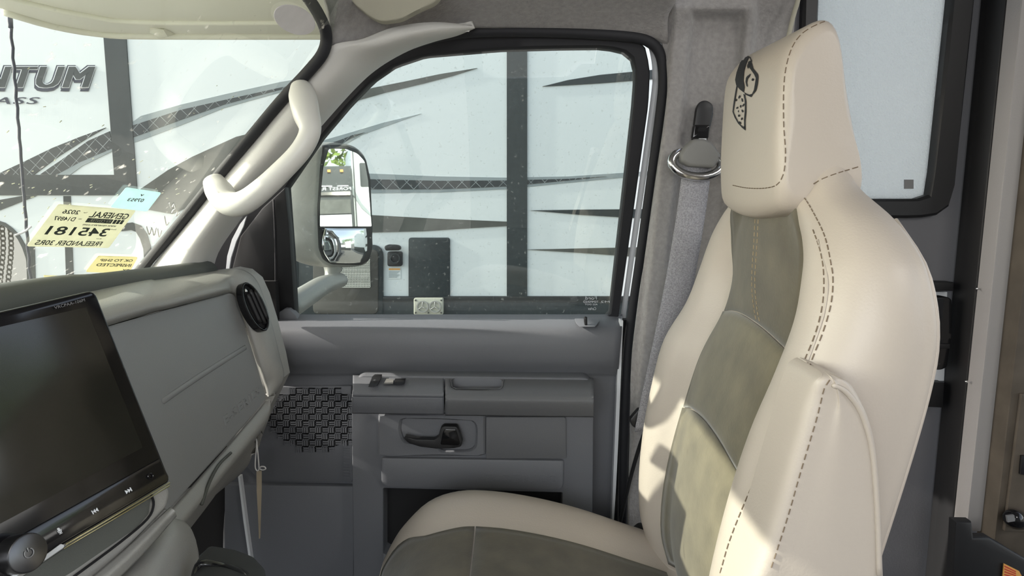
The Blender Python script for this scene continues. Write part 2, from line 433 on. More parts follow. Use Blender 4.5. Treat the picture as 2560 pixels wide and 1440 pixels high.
M['mirror'] = mat('mirror_glass', (0.86, 0.88, 0.87), 0.015, 1.0)
M['mesh'] = mat('vent_mesh', (0.68, 0.68, 0.60), 0.5)
M['orange'] = mat('orange_print', (0.75, 0.38, 0.10), 0.6)
M['red'] = mat('red_print', (0.55, 0.06, 0.04), 0.6)
M['chain'] = mat('chain_steel', (0.11, 0.10, 0.085), 0.5, 0.6)
M['leaf'] = mat('tree_leaf', (0.16, 0.22, 0.05), 0.7, var=(3, 0.4))
M['bark'] = mat('tree_bark', (0.10, 0.075, 0.05), 0.9)
M['lens'] = mat('lamp_lens', (0.50, 0.49, 0.40), 0.35)
M['glass_s'] = glass('side_glass', (0.84, 0.885, 0.875), 1.0, 0.008, 0.22, 150)
M['glass_w'] = glass('windshield_glass', (0.84, 0.89, 0.84), 1.0, 0.022, 0.35, 70)
def paper(name, col):
    m = bpy.data.materials.new(name); m.use_nodes = True; t = m.node_tree; t.nodes.clear(); N = t.nodes.new; K = t.links.new
    out = N('ShaderNodeOutputMaterial'); tl = N('ShaderNodeBsdfTranslucent'); tl.inputs[0].default_value = (*col, 1)
    df = N('ShaderNodeBsdfDiffuse'); df.inputs[0].default_value = (*col, 1); mx = N('ShaderNodeMixShader'); mx.inputs[0].default_value = 0.5
    tc = N('ShaderNodeTexCoord'); nz = N('ShaderNodeTexNoise'); nz.inputs['Scale'].default_value = 60; rm = N('ShaderNodeMix'); rm.data_type = 'RGBA'
    rm.inputs[6].default_value = (*[c * .92 for c in col], 1); rm.inputs[7].default_value = (*[min(1, c * 1.05) for c in col], 1)
    K(tc.outputs['Object'], nz.inputs['Vector']); K(nz.outputs['Fac'], rm.inputs[0]); K(rm.outputs[2], tl.inputs[0]); K(rm.outputs[2], df.inputs[0])
    K(tl.outputs[0], mx.inputs[1]); K(df.outputs[0], mx.inputs[2]); K(mx.outputs[0], out.inputs[0]); return m
M['paper'] = paper('cream_paper', (0.80, 0.80, 0.68)); M['paper_y'] = paper('yellow_paper', (0.84, 0.80, 0.58)); M['paper_b'] = paper('pale_blue_paper', (0.74, 0.90, 0.92))
M['oval'] = paper('grey_oval_film', (0.80, 0.78, 0.80))
def frosted():
    m = bpy.data.materials.new('frosted_glass'); m.use_nodes = True; t = m.node_tree; t.nodes.clear(); N = t.nodes.new; K = t.links.new
    out = N('ShaderNodeOutputMaterial'); tl = N('ShaderNodeBsdfTranslucent'); tl.inputs[0].default_value = (0.90, 0.93, 0.93, 1)
    df = N('ShaderNodeBsdfDiffuse'); df.inputs[0].default_value = (0.70, 0.72, 0.73, 1)
    mx = N('ShaderNodeMixShader'); mx.inputs[0].default_value = 0.3; K(tl.outputs[0], mx.inputs[1]); K(df.outputs[0], mx.inputs[2])
    tc = N('ShaderNodeTexCoord'); nz = N('ShaderNodeTexNoise'); nz.inputs['Scale'].default_value = 260; nz.inputs['Detail'].default_value = 2
    bp = N('ShaderNodeBump'); bp.inputs['Strength'].default_value = 0.9; bp.inputs['Distance'].default_value = 0.004
    K(tc.outputs['Object'], nz.inputs['Vector']); K(nz.outputs['Fac'], bp.inputs['Height']); K(bp.outputs[0], tl.inputs['Normal']); K(bp.outputs[0], df.inputs['Normal'])
    K(mx.outputs[0], out.inputs[0]); return m
M['frost'] = frosted()
# ================================================================== ground and trailer outside
GZ = -1.85
link('ground', [W(-60, -40, GZ), W(60, -40, GZ), W(60, 80, GZ), W(-60, 80, GZ)], [(0, 1, 2, 3)], M['asphalt'], None, False)
tag(bpy.data.objects['ground'], 'tan grey asphalt lot outside the vehicle', 'ground', kind='structure')
TY = 4.0
T = thing('travel_trailer', 'white travel trailer with dark swooshes parked outside the windows', 'trailer', W(0, TY, GZ))
def tp(pts, n=0, dy=0.0): return [at(p[0], p[1], TY - dy) for p in pts]
def tplate(name, pts, mat_, lift=0.006, parent=T, bev=0.0, thick=None):
    return plate(name, [at(p[0], p[1], TY - lift) for p in pts], (0, (thick or lift), 0), mat_, parent, bev)
# body wall with the arch notch low at the front
body = [W(-6.5, TY, 2.3), W(7.5, TY, 2.3), W(7.5, TY, -1.45)] + tp([(68, 1000), (69, 674), (64, 645), (55, 619), (44, 598), (30, 580), (15, 569), (0, 561), (-60, 545), (-200, 535)])
body += [W(-6.5, TY, body[-1].z - EYE)]
plate('side_wall', body, (0, 0.06, 0), M['trailer'], T)
wbox('roof_body', -6.5, 7.5, TY + 0.06, TY + 2.3, 0.3, 2.3, M['trailer'], T)
tplate('arch_trim', [(69, 900), (76, 900), (77, 672), (71, 640), (62, 612), (48, 588), (30, 570), (12, 557), (-60, 534), (-200, 524), (-200, 535), (-60, 545), (0, 561), (15, 569), (30, 580), (44, 598), (55, 619), (64, 645), (69, 674)], M['t_dark'], 0.006)
tplate('corner_stripe', [(256, 60), (312, 60), (343, 488), (289, 488)], M['t_dark'], 0.009)
tplate('belt_stripe', [(-900, 437), (288, 437), (290, 488), (-900, 488)], M['t_dark'], 0.008)
tplate('panel_stripe', [(1267, -420), (1318, -420), (1318, 742), (1267, 742)], M['t_dark'], 0.009)
tplate('edge_stripe', [(64, 615), (86, 615), (90, 760), (70, 760)], M['t_dark'], 0.004)
tplate('edge_stripe', [(158, 490), (176, 490), (186, 760), (167, 760)], M['t_dark'], 0.004)
tplate('swoosh_grey', [(327, 308), (352, 290), (450, 262), (560, 236), (700, 205), (790, 190), (790, 214), (692, 233), (560, 270), (450, 314), (332, 358)], M['t_grey'], 0.003)
tplate('swoosh_tread', [(330, 314), (450, 275), (560, 250), (700, 219), (780, 203), (780, 208), (692, 226), (560, 261), (450, 300), (333, 343)], M['tread'], 0.006)
tplate('swoosh_dark', [(1193, 170), (1100, 185), (1010, 204), (934, 219), (860, 238), (800, 256), (800, 290), (900, 249), (960, 232), (1060, 208), (1130, 190)], M['t_olive'], 0.006)
tplate('swoosh_grey', [(1053, 284), (960, 306), (880, 330), (790, 356), (730, 385), (700, 440), (760, 424), (840, 375), (905, 337), (960, 317)], M['t_grey'], 0.003)
tplate('swoosh_tread', [(912, 331), (880, 338), (850, 350), (800, 366), (740, 396), (712, 440), (760, 415), (820, 376), (880, 345)], M['tread'], 0.006)
tplate('swoosh_dark', [(1356, 216), (1420, 200), (1500, 187), (1700, 168), (1700, 192), (1590, 201), (1500, 208), (1420, 213)], M['t_dark'], 0.006)
tplate('swoosh_grey', [(690, 440), (800, 430), (930, 434), (1100, 441), (1267, 444), (1420, 441), (1620, 428), (1620, 438), (1420, 457), (1267, 473), (1100, 481), (930, 483), (800, 478), (690, 470)], M['t_grey'], 0.003)
tplate('swoosh_tread', [(690, 450), (800, 445), (930, 448), (1100, 452), (1267, 451), (1420, 447), (1515, 441), (1420, 451), (1267, 466), (1100, 473), (930, 473), (800, 470), (690, 462)], M['tread'], 0.006)
tplate('swoosh_dark', [(690, 512), (800, 524), (935, 538), (1100, 547), (1267, 554), (1267, 565), (1150, 572), (1060, 578), (935, 581), (800, 577), (690, 570)], M['t_olive'], 0.006)
tplate('swoosh_dark', [(1327, 526), (1450, 524), (1700, 522), (1700, 551), (1600, 546), (1450, 537)], M['t_dark'], 0.006)
tplate('swoosh_dark', [(1318, 624), (1450, 621), (1700, 616), (1700, 650), (1600, 643), (1450, 632)], M['t_olive'], 0.006)
tplate('swoosh_tread', [(-120, 470), (0, 432), (60, 404), (130, 370), (200, 342), (264, 319), (215, 347), (150, 388), (84, 437), (-120, 500)], M['tread'], 0.006)
tplate('swoosh_tread', [(100, 436), (150, 402), (220, 352), (274, 328), (281, 371), (200, 405), (150, 432), (140, 437)], M['tread'], 0.006)
tplate('swoosh_grey', [(140, 437), (200, 405), (281, 371), (282, 377), (205, 415), (175, 437)], M['t_grey'], 0.005)
tplate('swoosh_dark', [(343, 478), (420, 425), (480, 392), (590, 342), (760, 300), (760, 430), (640, 470), (500, 505), (430, 535), (345, 520)], M['t_olive'], 0.006)
tplate('swoosh_dark', [(-300, 540), (-60, 510), (60, 489), (92, 489), (0, 525), (-300, 600)], M['t_dark'], 0.006)
pth = [(300, 560), (330, 556), (352, 564), (367, 585), (376, 615), (384, 700)]
o2 = [(300, 578), (328, 575), (340, 580), (350, 597), (358, 622), (364, 700)]
tplate('hatch_frame', pth + o2[::-1], M['t_dark'], 0.006)
# lettering: dark word with a white keyline and a drop shadow
def tq(x0, y0, x1, y1, lift, sk=0): return [at(x0, y1, TY - lift), at(x1, y1, TY - lift), at(x1 + sk, y0, TY - lift), at(x0 + sk, y0, TY - lift)]
def bold(name, body, box, lift, m_, shifts):
    parts = []
    for k, (dx, dy) in enumerate(shifts):
        o = text(name, body, tq(box[0] + dx, box[1] + dy, box[2] + dx, box[3] + dy, lift + k * 0.00015), M[m_], T, 0.0, 0.28, 0.0, 1.14)
        parts.append(RAW[o]); me_ = o.data; bpy.data.objects.remove(o); bpy.data.meshes.remove(me_)
    return link(name, *merge(parts), M[m_], T, False)
bold('lettering_shadow', 'MOMENTUM', (-338, 166, 234, 221), 0.003, 'navy', [(x, y) for x in (-8, -4, 0, 4) for y in (-4, 2, 8)])
bold('lettering_outline', 'MOMENTUM', (-336, 166, 234, 219), 0.006, 'white', [(x, y) for x in (-5.5, -2, 2, 5.5) for y in (-1.6, 1.6)])
bold('lettering', 'MOMENTUM', (-336, 166, 234, 219), 0.009, 't_dark', [(x, 0) for x in (-4, -2, 0, 2, 4)])
bold('lettering', 'G-CLASS', (-170, 243, 99, 260), 0.006, 'navy', [(-1, 0), (0, 0), (1, 0)])
# skirt, hatches and fittings
plate('skirt_rail', [W(at(690, 740, TY).x - 0.1, TY - 0.02, at(690, 740, TY).z - EYE), W(7.5, TY - 0.02, at(690, 740, TY).z - EYE), W(7.5, TY - 0.02, at(690, 754, TY).z - EYE), W(at(690, 740, TY).x - 0.1, TY - 0.02, at(690, 754, TY).z - EYE)], (0, 0.02, 0), M['t_black'], T, 0.004)
plate('skirt', [W(at(690, 740, TY).x - 0.1, TY - 0.012, at(690, 754, TY).z - EYE), W(7.5, TY - 0.012, at(690, 754, TY).z - EYE), W(7.5, TY - 0.012, -1.4), W(at(690, 740, TY).x - 0.1, TY - 0.012, -1.4)], (0, 0.012, 0), M['t_dark'], T)
tplate('hatch_frame', rp(rect(700, 612, 957, 830), [30, 30, 4, 4]), M['t_dark'], 0.024, bev=0.006)
tplate('hatch_door', rp(rect(782, 624, 945, 785), [14, 14, 14, 14]), M['t_taupe'], 0.034, bev=0.006)
tplate('hatch_frame', rp([(690, 575), (722, 578), (738, 592), (744, 615), (746, 800), (690, 800)], 8), M['t_dark'], 0.030, bev=0.006)
hd = tplate('narrow_hatch', rp(rect(1021, 594, 1125, 820), [8, 8, 2, 2]), M['t_dark'], 0.010, bev=0.004)
vp = []
for i in range(19):
    x = 853 + i * 71 / 18; c = at(x, 679, TY - 0.038); vp.append(box_vf(c, Vector((0.0022, 0, 0)), Vector((0, 0.003, 0)), Vector((0, 0, 0.098))))
for i in range(19):
    y = 640 + i * 78 / 18; c = at(888.5, y, TY - 0.038); vp.append(box_vf(c, Vector((0.091, 0, 0)), Vector((0, 0.003, 0)), Vector((0, 0, 0.0022))))
g = link('vent_mesh', *merge(vp), M['mesh'], T, False); g['kind'] = 'stuff'
tplate('vent_backing', rect(853, 640, 924, 718), M['t_taupe'], 0.036, thick=0.004)
inl = tplate('power_inlet', rp(rect(968, 629, 1005, 666), 6), M['t_black'], 0.03, bev=0.005)
tplate('inlet_cap', rp([(960, 616), (968, 612), (992, 613), (1000, 617), (1000, 626), (963, 627)], 5), M['black'], 0.075, inl, bev=0.006, thick=0.05)
ring('inlet_rim', ell(987, 646, 13, 13, 24), ell(987, 646, 10, 10, 24), lambda x, y: at(x, y, TY - 0.036), (0, 0.008, 0), M['t_dark'], inl)
tplate('warning_sticker', rect(970, 670, 1002, 697), M['trailer'], 0.004, bev=0.0)
tplate('warning_band', rect(972, 671, 1000, 675), M['orange'], 0.007)
for k in range(6):
    tplate('warning_text', rect(972, 678 + k * 2.9, 999 - (k % 3) * 3, 679.2 + k * 2.9), M['t_grey'], 0.006)
sl = tplate('twin_lamp', rp(rect(1034, 746, 1108, 787), 4), M['lens'], 0.06, bev=0.008, thick=0.035)
for cx in (1056, 1087):
    ring('lens_ring', ell(cx, 767, 15, 15, 24), ell(cx, 767, 12, 12, 24), lambda x, y: at(x, y, TY - 0.068), (0, 0.01, 0), M['silver'], sl)
    for a in (90, 210, 330):
        a = math.radians(a); p0 = at(cx, 767, TY - 0.066); p1 = at(cx + 12 * math.cos(a), 767 - 12 * math.sin(a), TY - 0.066)
        tube('lens_spoke', [p0, p1], 0.003, M['silver'], sl, 6, 1)
for x, y in ((1039, 751), (1103, 751), (1039, 782), (1103, 782), (1071, 782)):
    tplate('screw', ell(x, y, 2.2, 2.2, 10), M['t_taupe'], 0.064, sl, thick=0.006)
# far side of the lot under the trailer's nose: gear chains
def chain(px, y0, y1, Y, label):
    t = thing('safety_chain', label, 'chain', at(px, y1, Y), 'safety chains under the trailer nose')
    n = int((y1 - y0) / 12)
    for k in range(n):
        c = at(px + 4 * math.sin(k * 0.35), y0 + 12 * k, Y); s = Y / F
        u = Vector((1, 0, 0)) if k % 2 == 0 else Vector((0.5, 0.85, 0))
        P = [c + u * (5.0 * s * math.cos(a)) + Vector((0, 0, 1)) * (8.2 * s * math.sin(a)) for a in [2 * math.pi * q / 10 for q in range(10)]]
        tube('link', P, 1.7 * s, M['chain'], t, 6, 1, closed=True)
chain(4, 560, 740, TY + 0.3, 'long rusty chain nearest the left edge of the windshield')
chain(24, 560, 740, TY + 0.3, 'long rusty chain beside the dark arch trim of the trailer')
# ------------------------------------------------------------------ things behind the vehicle that only the mirror shows
R = thing('parked_motorhome', 'dark fronted motorhome parked behind, seen in the wing mirror', 'motorhome', W(9.0, 2.0, GZ))
wbox('nose', 9.0, 15.0, 0.2, 2.04, -0.9, 0.82, M['t_dark'], R, 0.08)
wbox('bonnet_band', 8.9, 9.05, 0.3, 2.0, -0.7, 0.02, M['white'], R, 0.03)
wbox('lower_grille', 8.94, 9.1, 0.3, 2.0, 0.04, 0.27, M['t_olive'], R, 0.03)
wbox('badge_band', 8.95, 9.05, 0.6, 1.72, 0.485, 0.50, M['white'], R, 0.005)
wbox('badge_band', 8.95, 9.05, 1.80, 1.98, 0.485, 0.50, M['white'], R, 0.005)
wbox('chrome_strip', 8.93, 9.05, 0.4, 2.0, 0.345, 0.395, M['chrome'], R, 0.02)
for yy in (1.66, 1.86): wbox('marker_lamp', 8.95, 9.02, yy, yy + 0.05, 0.72, 0.76, M['orange'], R, 0.005)
wbox('wheel_skirt', 9.05, 15.0, 0.3, 2.0, GZ, -0.9, M['t_black'], R)
text('badge_lettering', 'RIVER', [W(8.97, 1.62, 0.425), W(8.97, 1.30, 0.425), W(8.97, 1.30, 0.475), W(8.97, 1.62, 0.475)], M['white'], R)
text('badge_lettering', 'FOREST', [W(8.97, 2.02, 0.425), W(8.97, 1.66, 0.425), W(8.97, 1.66, 0.475), W(8.97, 2.02, 0.475)], M['white'], R)
PT = thing('parked_trailer', 'white trailer with dark window and grey stripes, seen in the wing mirror', 'trailer', W(9.4, 2.6, GZ))
wbox('front_wall', 9.4, 12.0, 2.06, 3.6, -1.0, 1.25, M['trailer'], PT, 0.05)
wbox('side_window', 9.37, 9.42, 2.20, 2.34, 0.50, 0.90, M['t_dark'], PT, 0.02)
wbox('ladder_rail', 9.34, 9.37, 2.09, 2.11, -0.9, 1.2, M['t_black'], PT, 0.004)
plate('grey_stripe', [W(9.38, 2.06, 0.52), W(9.38, 2.2, 0.22), W(9.38, 2.36, 0.02), W(9.38, 2.36, -0.03), W(9.38, 2.2, 0.12), W(9.38, 2.06, 0.36)], (0.02, 0, 0), M['t_grey'], PT)
wbox('chassis', 9.45, 12.0, 2.1, 3.5, GZ, -1.0, M['t_black'], PT)
tr = thing('roadside_tree', 'leafy green tree behind the parked motorhome, seen in the wing mirror', 'tree', W(19, 4.0, GZ))
tube('trunk', [W(19, 4, GZ), W(19.1, 4, 0.5), W(19, 4.1, 2.5)], [0.25, 0.2, 0.1], M['bark'], tr)
V, Fs = [], []
for k in range(2600):
    d = Vector((random.gauss(0, 1), random.gauss(0, 1), random.gauss(0, 1))).normalized() * (random.random() ** 0.4)
    c = W(19, 4, 3.1) + Vector((d.x * 2.6, d.y * 3.6, d.z * 2.2)); u = Vector((random.uniform(-1, 1), random.uniform(-1, 1), random.uniform(-1, 1))).normalized() * 0.14
    v = u.orthogonal().normalized() * 0.09; b = len(V); V += [c - u, c + v, c + u, c - v]; Fs.append((b, b + 1, b + 2, b + 3))
link('foliage', V, Fs, M['leaf'], tr, False)['kind'] = 'stuff'
# ================================================================== vehicle shell
# over-cab body in front of and above the windshield
cab = thing('overcab_nose', 'cream underside of the over-cab bunk above the windshield', 'bunk nose', W(-0.6, 0.3, 0.35))
CZ = 0.352
prof = [(-0.22, 1.47), (-0.80, 1.47), (-0.90, 1.45), (-0.955, 1.38), (-0.975, 1.28), (-0.985, 0.9), (-0.99, 0.3), (-0.985, -0.3), (-0.97, -0.7), (-0.22, -0.85)]
plate('underside', [W(x, y, CZ) for x, y in prof], (0, 0, 1.1), M['cream'], cab, 0.02, 3)
wbox('side_panel', -0.24, 0.60, 1.44, 1.47, 0.354, 1.45, M['cream'], cab)
bsd = wbox('wall_body', 0.285, 0.52, 1.285, 1.30, -1.0, 0.42, M['white']); tag(bsd, 'white outer body side behind the door', 'body side', kind='structure')
tube('drip_edge', [W(-0.24, 1.462, CZ), W(-0.78, 1.462, CZ), W(-0.89, 1.44, CZ), W(-0.945, 1.375, CZ), W(-0.965, 1.28, CZ)], 0.009, M['cream'], cab, 8, 3)
tube('seam_bead', [W(-0.30, 1.35, CZ), W(-0.70, 1.35, CZ - 0.002), W(-0.82, 1.30, CZ - 0.002), W(-0.90, 1.1, CZ - 0.002), W(-0.92, 0.4, CZ)], 0.006, M['cream'], cab, 8, 3)
plate('drip_corner', [at(372, 66, 1.40), at(408, 74, 1.40), at(420, 92, 1.42), at(398, 99, 1.42), at(372, 84, 1.40)], (0, 0.03, 0.012), M['cream'], cab, 0.004)
# bonnet and cowl outside
hood = grid('bonnet', [[W(-0.86, y, -0.235), W(-1.1, y, -0.27), W(-1.5, y, -0.36), W(-1.75, y, -0.6)] for y in (-0.55, 0.0, 0.3, 0.7, 1.15)], 4, 4, M['white'], None, 0.01)
tag(hood, 'white sloping bonnet below the windshield', 'bonnet')
cowl = grid('cowl_grille', [[W(-0.745, y, -0.165), W(-0.78, y, -0.175), W(-0.86, y, -0.20)] for y in (-0.55, 0.3, 1.15)], 4, 4, M['pad'], None, 0.008)
tag(cowl, 'dark plastic cowl strip at the foot of the windshield', 'cowl')
# floor, footwell
wbox('floor', -0.9, 2.2, -0.9, 1.55, -1.08, -1.05, M['carpet'])
tag(bpy.data.objects['floor'], 'dark carpeted cab floor', 'floor', kind='structure')
wbox('wall_front', -0.83, -0.80, -0.6, 1.22, -1.05, -0.25, M['dark'])
kp = wbox('wall_kick', -0.95, -0.46, 1.232, 1.25, -1.05, -0.16, M['dark']); tag(kp, 'dark side of the passenger footwell', 'wall', kind='structure')
tag(bpy.data.objects['wall_front'], 'dark firewall of the footwell', 'wall', kind='structure')
# ------------------------------------------------------------------ windshield
WP0, WP1 = at(345, 690, 1.09), at(805, 100, 0.965)
WG = Vector((0.10, 1.0, 0)).normalized(); WU = (WP1 - WP0)
WN = WU.cross(WG).normalized()
if WN.dot(CAM - WP0) < 0: WN = -WN
def ws(px, py, lift=0.0): return hit(px, py, WP0 + WN * lift, WN)
WS = thing('window_2', 'raked windshield with dust specks and stickers', 'windshield', WP0, kind='structure')
wq = [WP0 - WU * 0.06 + WG * 0.02, WP1 + WU * 0.02 + WG * 0.02, WP1 + WU * 0.16 - WG * 0.06, WP1 + WU * 0.16 - WG * 1.4, WP0 - WU * 0.06 - WG * 1.7]
link('pane', wq, [(0, 1, 2, 3, 4)], M['glass_w'], WS, False)
sealp = [(330, 700, 1.10), (405, 612, 1.08), (475, 528, 1.06), (545, 440, 1.04), (625, 345, 1.018), (703, 252, 1.0), (770, 180, .98), (806, 135, .97), (816, 95, .965), (806, 55, .945), (770, -5, .915), (700, -80, .885)]
tube('rubber_seal', [at(*p) for p in sealp], 0.0085, M['rubber'], WS, 10, 4)
# ------------------------------------------------------------------ A pillar trim and its grab handle
L = [(340, 715, 1.11), (408, 628, 1.09), (478, 543, 1.068), (548, 455, 1.048), (628, 360, 1.026), (706, 266, 1.008), (782, 182, .99), (826, 116, .98), (905, 97, 1.0), (985, 67, 1.02), (1080, 55, 1.045), (1178, 62, 1.10)]
Rr = [(528, 705, 1.20), (546, 632, 1.195), (600, 552, 1.185), (662, 474, 1.17), (738, 392, 1.155), (815, 303, 1.14), (893, 217, 1.125), (950, 168, 1.12), (1020, 128, 1.115), (1085, 105, 1.115), (1142, 90, 1.115), (1188, 71, 1.112)]
def mixp(a, b, t, dy): return at(lerp(a[0], b[0], t), lerp(a[1], b[1], t), lerp(a[2], b[2], t) - dy)
rows = []
for t, dy in ((0, 0), (0.07, 0.022), (0.22, 0.065), (0.5, 0.115), (0.8, 0.105), (0.96, 0.04), (1.0, 0.0)):
    rows.append([mixp(a, b, t, dy * (1 - 0.09 * min(i, 7)) * (0.15 if i > 10 else 0.6 if i > 9 else 1)) for i, (a, b) in enumerate(zip(L, Rr))])
ap = grid('trim_1', rows, 5, 4, M['pillar'], None, 0.012)
tag(ap, 'light grey plastic windshield pillar trim sweeping up to the roof', 'pillar trim', kind='structure')
gh = thing('grab_handle', 'light grey curved grab handle on the windshield pillar', 'grab handle', at(530, 470, 1.09))
gp = [(752, 216, 24, 1.035), (757, 244, 33, 1.025), (766, 285, 32, 1.005), (775, 328, 26, 0.995), (752, 376, 25, 0.99), (704, 428, 26, 0.99), (650, 478, 28, 0.995), (606, 508, 30, 1.005), (572, 508, 31, 1.02), (549, 480, 33, 1.035), (533, 452, 25, 1.045)]
gp = [(x, y, r_, Y - 0.05) for x, y, r_, Y in gp]
tube('grip', [at(p[0], p[1], p[3]) for p in gp], [p[2] * p[3] / F for p in gp], M['handle'], gh, 18, 6)
tg = bvh([o for o in gh.children][0])
cp_ = [proj(tg, x, y, 0.001) for x, y in rp([(722, 199), (746, 222), (735, 248), (708, 234)], 6)]
if all(cp_): plate('screw_cap', cp_, Vector(ray(730, 225)).normalized() * 0.003, M['handle'], gh, 0.0006)
cp_ = [proj(tg, x, y, 0.001) for x, y in rp([(508, 446), (536, 440), (548, 468), (522, 486)], 6)]
if all(cp_): plate('screw_cap', cp_, Vector(ray(525, 460)).normalized() * 0.003, M['handle'], gh, 0.0006)
# ------------------------------------------------------------------ headliner
rows = [
 [at(822, 118, .98), at(905, 104, 1.02), at(1000, 74, 1.07), at(1180, 70, 1.13), at(1400, 76, 1.15), at(1600, 92, 1.162), at(1672, 118, 1.168)],
 [at(826, 60, 0.965), at(905, 55, 1.01), at(1000, 40, 1.05), at(1180, 38, 1.10), at(1400, 42, 1.12), at(1600, 45, 1.13), at(1670, 45, 1.13)],
 [at(815, 0, 0.93), at(905, 0, 0.98), at(1000, 0, 1.01), at(1180, 0, 1.06), at(1400, 0, 1.08), at(1600, 0, 1.09), at(1690, 0, 1.09)],
 [at(770, -70, 0.89), at(905, -70, 0.93), at(1000, -70, 0.96), at(1180, -70, 0.99), at(1400, -70, 1.01), at(1600, -70, 1.02), at(1700, -70, 1.02)],
 [W(-0.26, 0.80, 0.345), W(-0.2, 0.80, 0.37), W(-0.14, 0.8, 0.375), W(-0.05, 0.8, 0.38), W(0.08, 0.8, 0.38), W(0.2, 0.8, 0.38), W(0.27, 0.8, 0.38)],
 [W(-0.28, 0.40, 0.36), W(-0.2, 0.40, 0.39), W(-0.14, 0.4, 0.40), W(-0.05, 0.4, 0.40), W(0.08, 0.4, 0.40), W(0.2, 0.4, 0.40), W(0.32, 0.4, 0.40)],
 [W(-0.28, -0.80, 0.36), W(-0.2, -0.80, 0.39), W(-0.14, -0.8, 0.40), W(-0.05, -0.8, 0.40), W(0.08, -0.8, 0.40), W(0.2, -0.8, 0.40), W(0.4, -0.8, 0.40)]]
hl = grid('ceiling', rows, 5, 5, M['felt'], None, 0.008)
tag(hl, 'grey felt headliner above the passenger door', 'headliner', kind='structure')
sv = pplate('sun_visor', rp([(845, -60), (880, 5), (925, 42), (952, 54), (1000, 48), (1040, 26), (1090, 4), (1130, -60)], 14), lambda x, y: 0.955 + (y + 60) * 0.0002, 0.018, M['visor'], None, 0.006, 3)
tag(sv, 'beige cloth sun visor folded up against the headliner', 'sun visor')
# ------------------------------------------------------------------ B pillar trim (felt) with the belt channel
BL = [(1640, -80), (1640, 20), (1650, 80), (1664, 150), (1668, 220), (1660, 300), (1641, 430), (1612, 640), (1592, 790), (1580, 900), (1573, 1100), (1570, 1300), (1568, 1500)]
def bY(px, py):
    y = 1.165 + 0.00002 * (py - 100)
    y -= 0.06 * (1 - sst(-90, 110, py))
    x = px + (py - 60) * 0.10 * (1 if py > 60 else 0.0)   # follow the lean
    inn = sst(1722, 1740, x) * (1 - sst(1850, 1868, x)) * sst(22, 44, py) * (1 - sst(640, 690, py))
    out = sst(1672, 1690, x) * (1 - sst(1880, 1898, x)) * sst(-4, 18, py)
    return y - 0.020 * out + 0.018 * inn
NX, NYR = 60, 150
V, Fs = [], []
for j in range(NYR + 1):
    py = lerp(-80, 1500, j / NYR); xl = tab([(b, a) for a, b in BL], py)
    for i in range(NX + 1):
        px = lerp(xl, 1992 - max(0, py) * 0.09, i / NX); V.append(at(px, py, bY(px, py)))
for j in range(NYR):
    for i in range(NX):
        a = j * (NX + 1) + i; Fs.append((a, a + NX + 1, a + NX + 2, a + 1))
bp = link('trim_2', V, Fs, M['felt'], None, True)
md = bp.modifiers.new('thickness', 'SOLIDIFY'); md.thickness = 0.006; md.offset = -1
tag(bp, 'grey felt covered pillar behind the passenger door with recessed belt channel', 'pillar trim', kind='structure')
tw = tube('trim_3', [at(2003, -60, 1.10), at(1995, 0, 1.11), at(1982, 45, 1.12), at(1960, 140, 1.13)], 0.004, M['visor'], None, 8, 3)
tag(tw, 'thin beige welt cord at the rear edge of the felt trim', 'welt', kind='structure')
# ------------------------------------------------------------------ passenger door window
def gY(px, py): return lerp(1.17, 1.268, (py - 117) / 670.0)
def gp3(px, py): return at(px, py, gY(px, py))
W1 = thing('window_1', 'passenger door window with black frame', 'window', at(1130, 787, 1.26), kind='structure')
gl_loop = [(735, 800), (727, 640), (714, 470), (800, 345), (870, 262), (930, 200), (985, 162), (1060, 137), (1250, 121), (1400, 117), (1500, 116), (1555, 122), (1582, 142), (1591, 180), (1585, 260), (1524, 800)]
fr_out = [(490, 800), (500, 705), (535, 630), (600, 535), (690, 440), (775, 335), (845, 252), (910, 186), (975, 130), (1060, 98), (1250, 76), (1400, 75), (1500, 78), (1575, 84), (1612, 110), (1626, 170), (1622, 260), (1546, 800)]
cg = (1180, 470)
ring('frame', loopres(fr_out, 120, cg), loopres(gl_loop, 120, cg), gp3, (0, 0.03, 0), M['rubber'], W1, 0.003)
plate('pane', [at(x, y, gY(x, y) + 0.012) for x, y in gl_loop], (0, 0.004, 0), M['glass_s'], W1)
sl_ = pplate('sail_panel', [(566, 800), (575, 690), (600, 592), (655, 520), (712, 468), (722, 560), (738, 800)], lambda x, y: gY(x, y) - 0.006, 0.02, M['black'], W1, 0.003)
tube('panel_crease', [at(684, 500, 1.215), at(688, 600, 1.23), at(690, 790, 1.255)], 0.002, M['rubber'], W1, 6, 3)
lp = [(1598, 96), (1618, 112), (1628, 150), (1630, 190), (1622, 280), (1550, 800)]
rpth = [(1606, 90), (1632, 108), (1646, 150), (1648, 195), (1638, 285), (1562, 800)]
grid('painted_edge', [[at(x, y, gY(x, y) + 0.022) for x, y in lp], [at(x, y, gY(x, y) + 0.018) for x, y in rpth]], 5, 2, M['white'], W1, 0.004)
lp = [(588, 600), (600, 575), (616, 548)]
pplate('painted_edge', [(563, 690), (568, 640), (580, 598), (600, 560), (616, 540), (608, 566), (590, 604), (577, 645), (570, 690)], 1.225, 0.004, M['white'], W1)
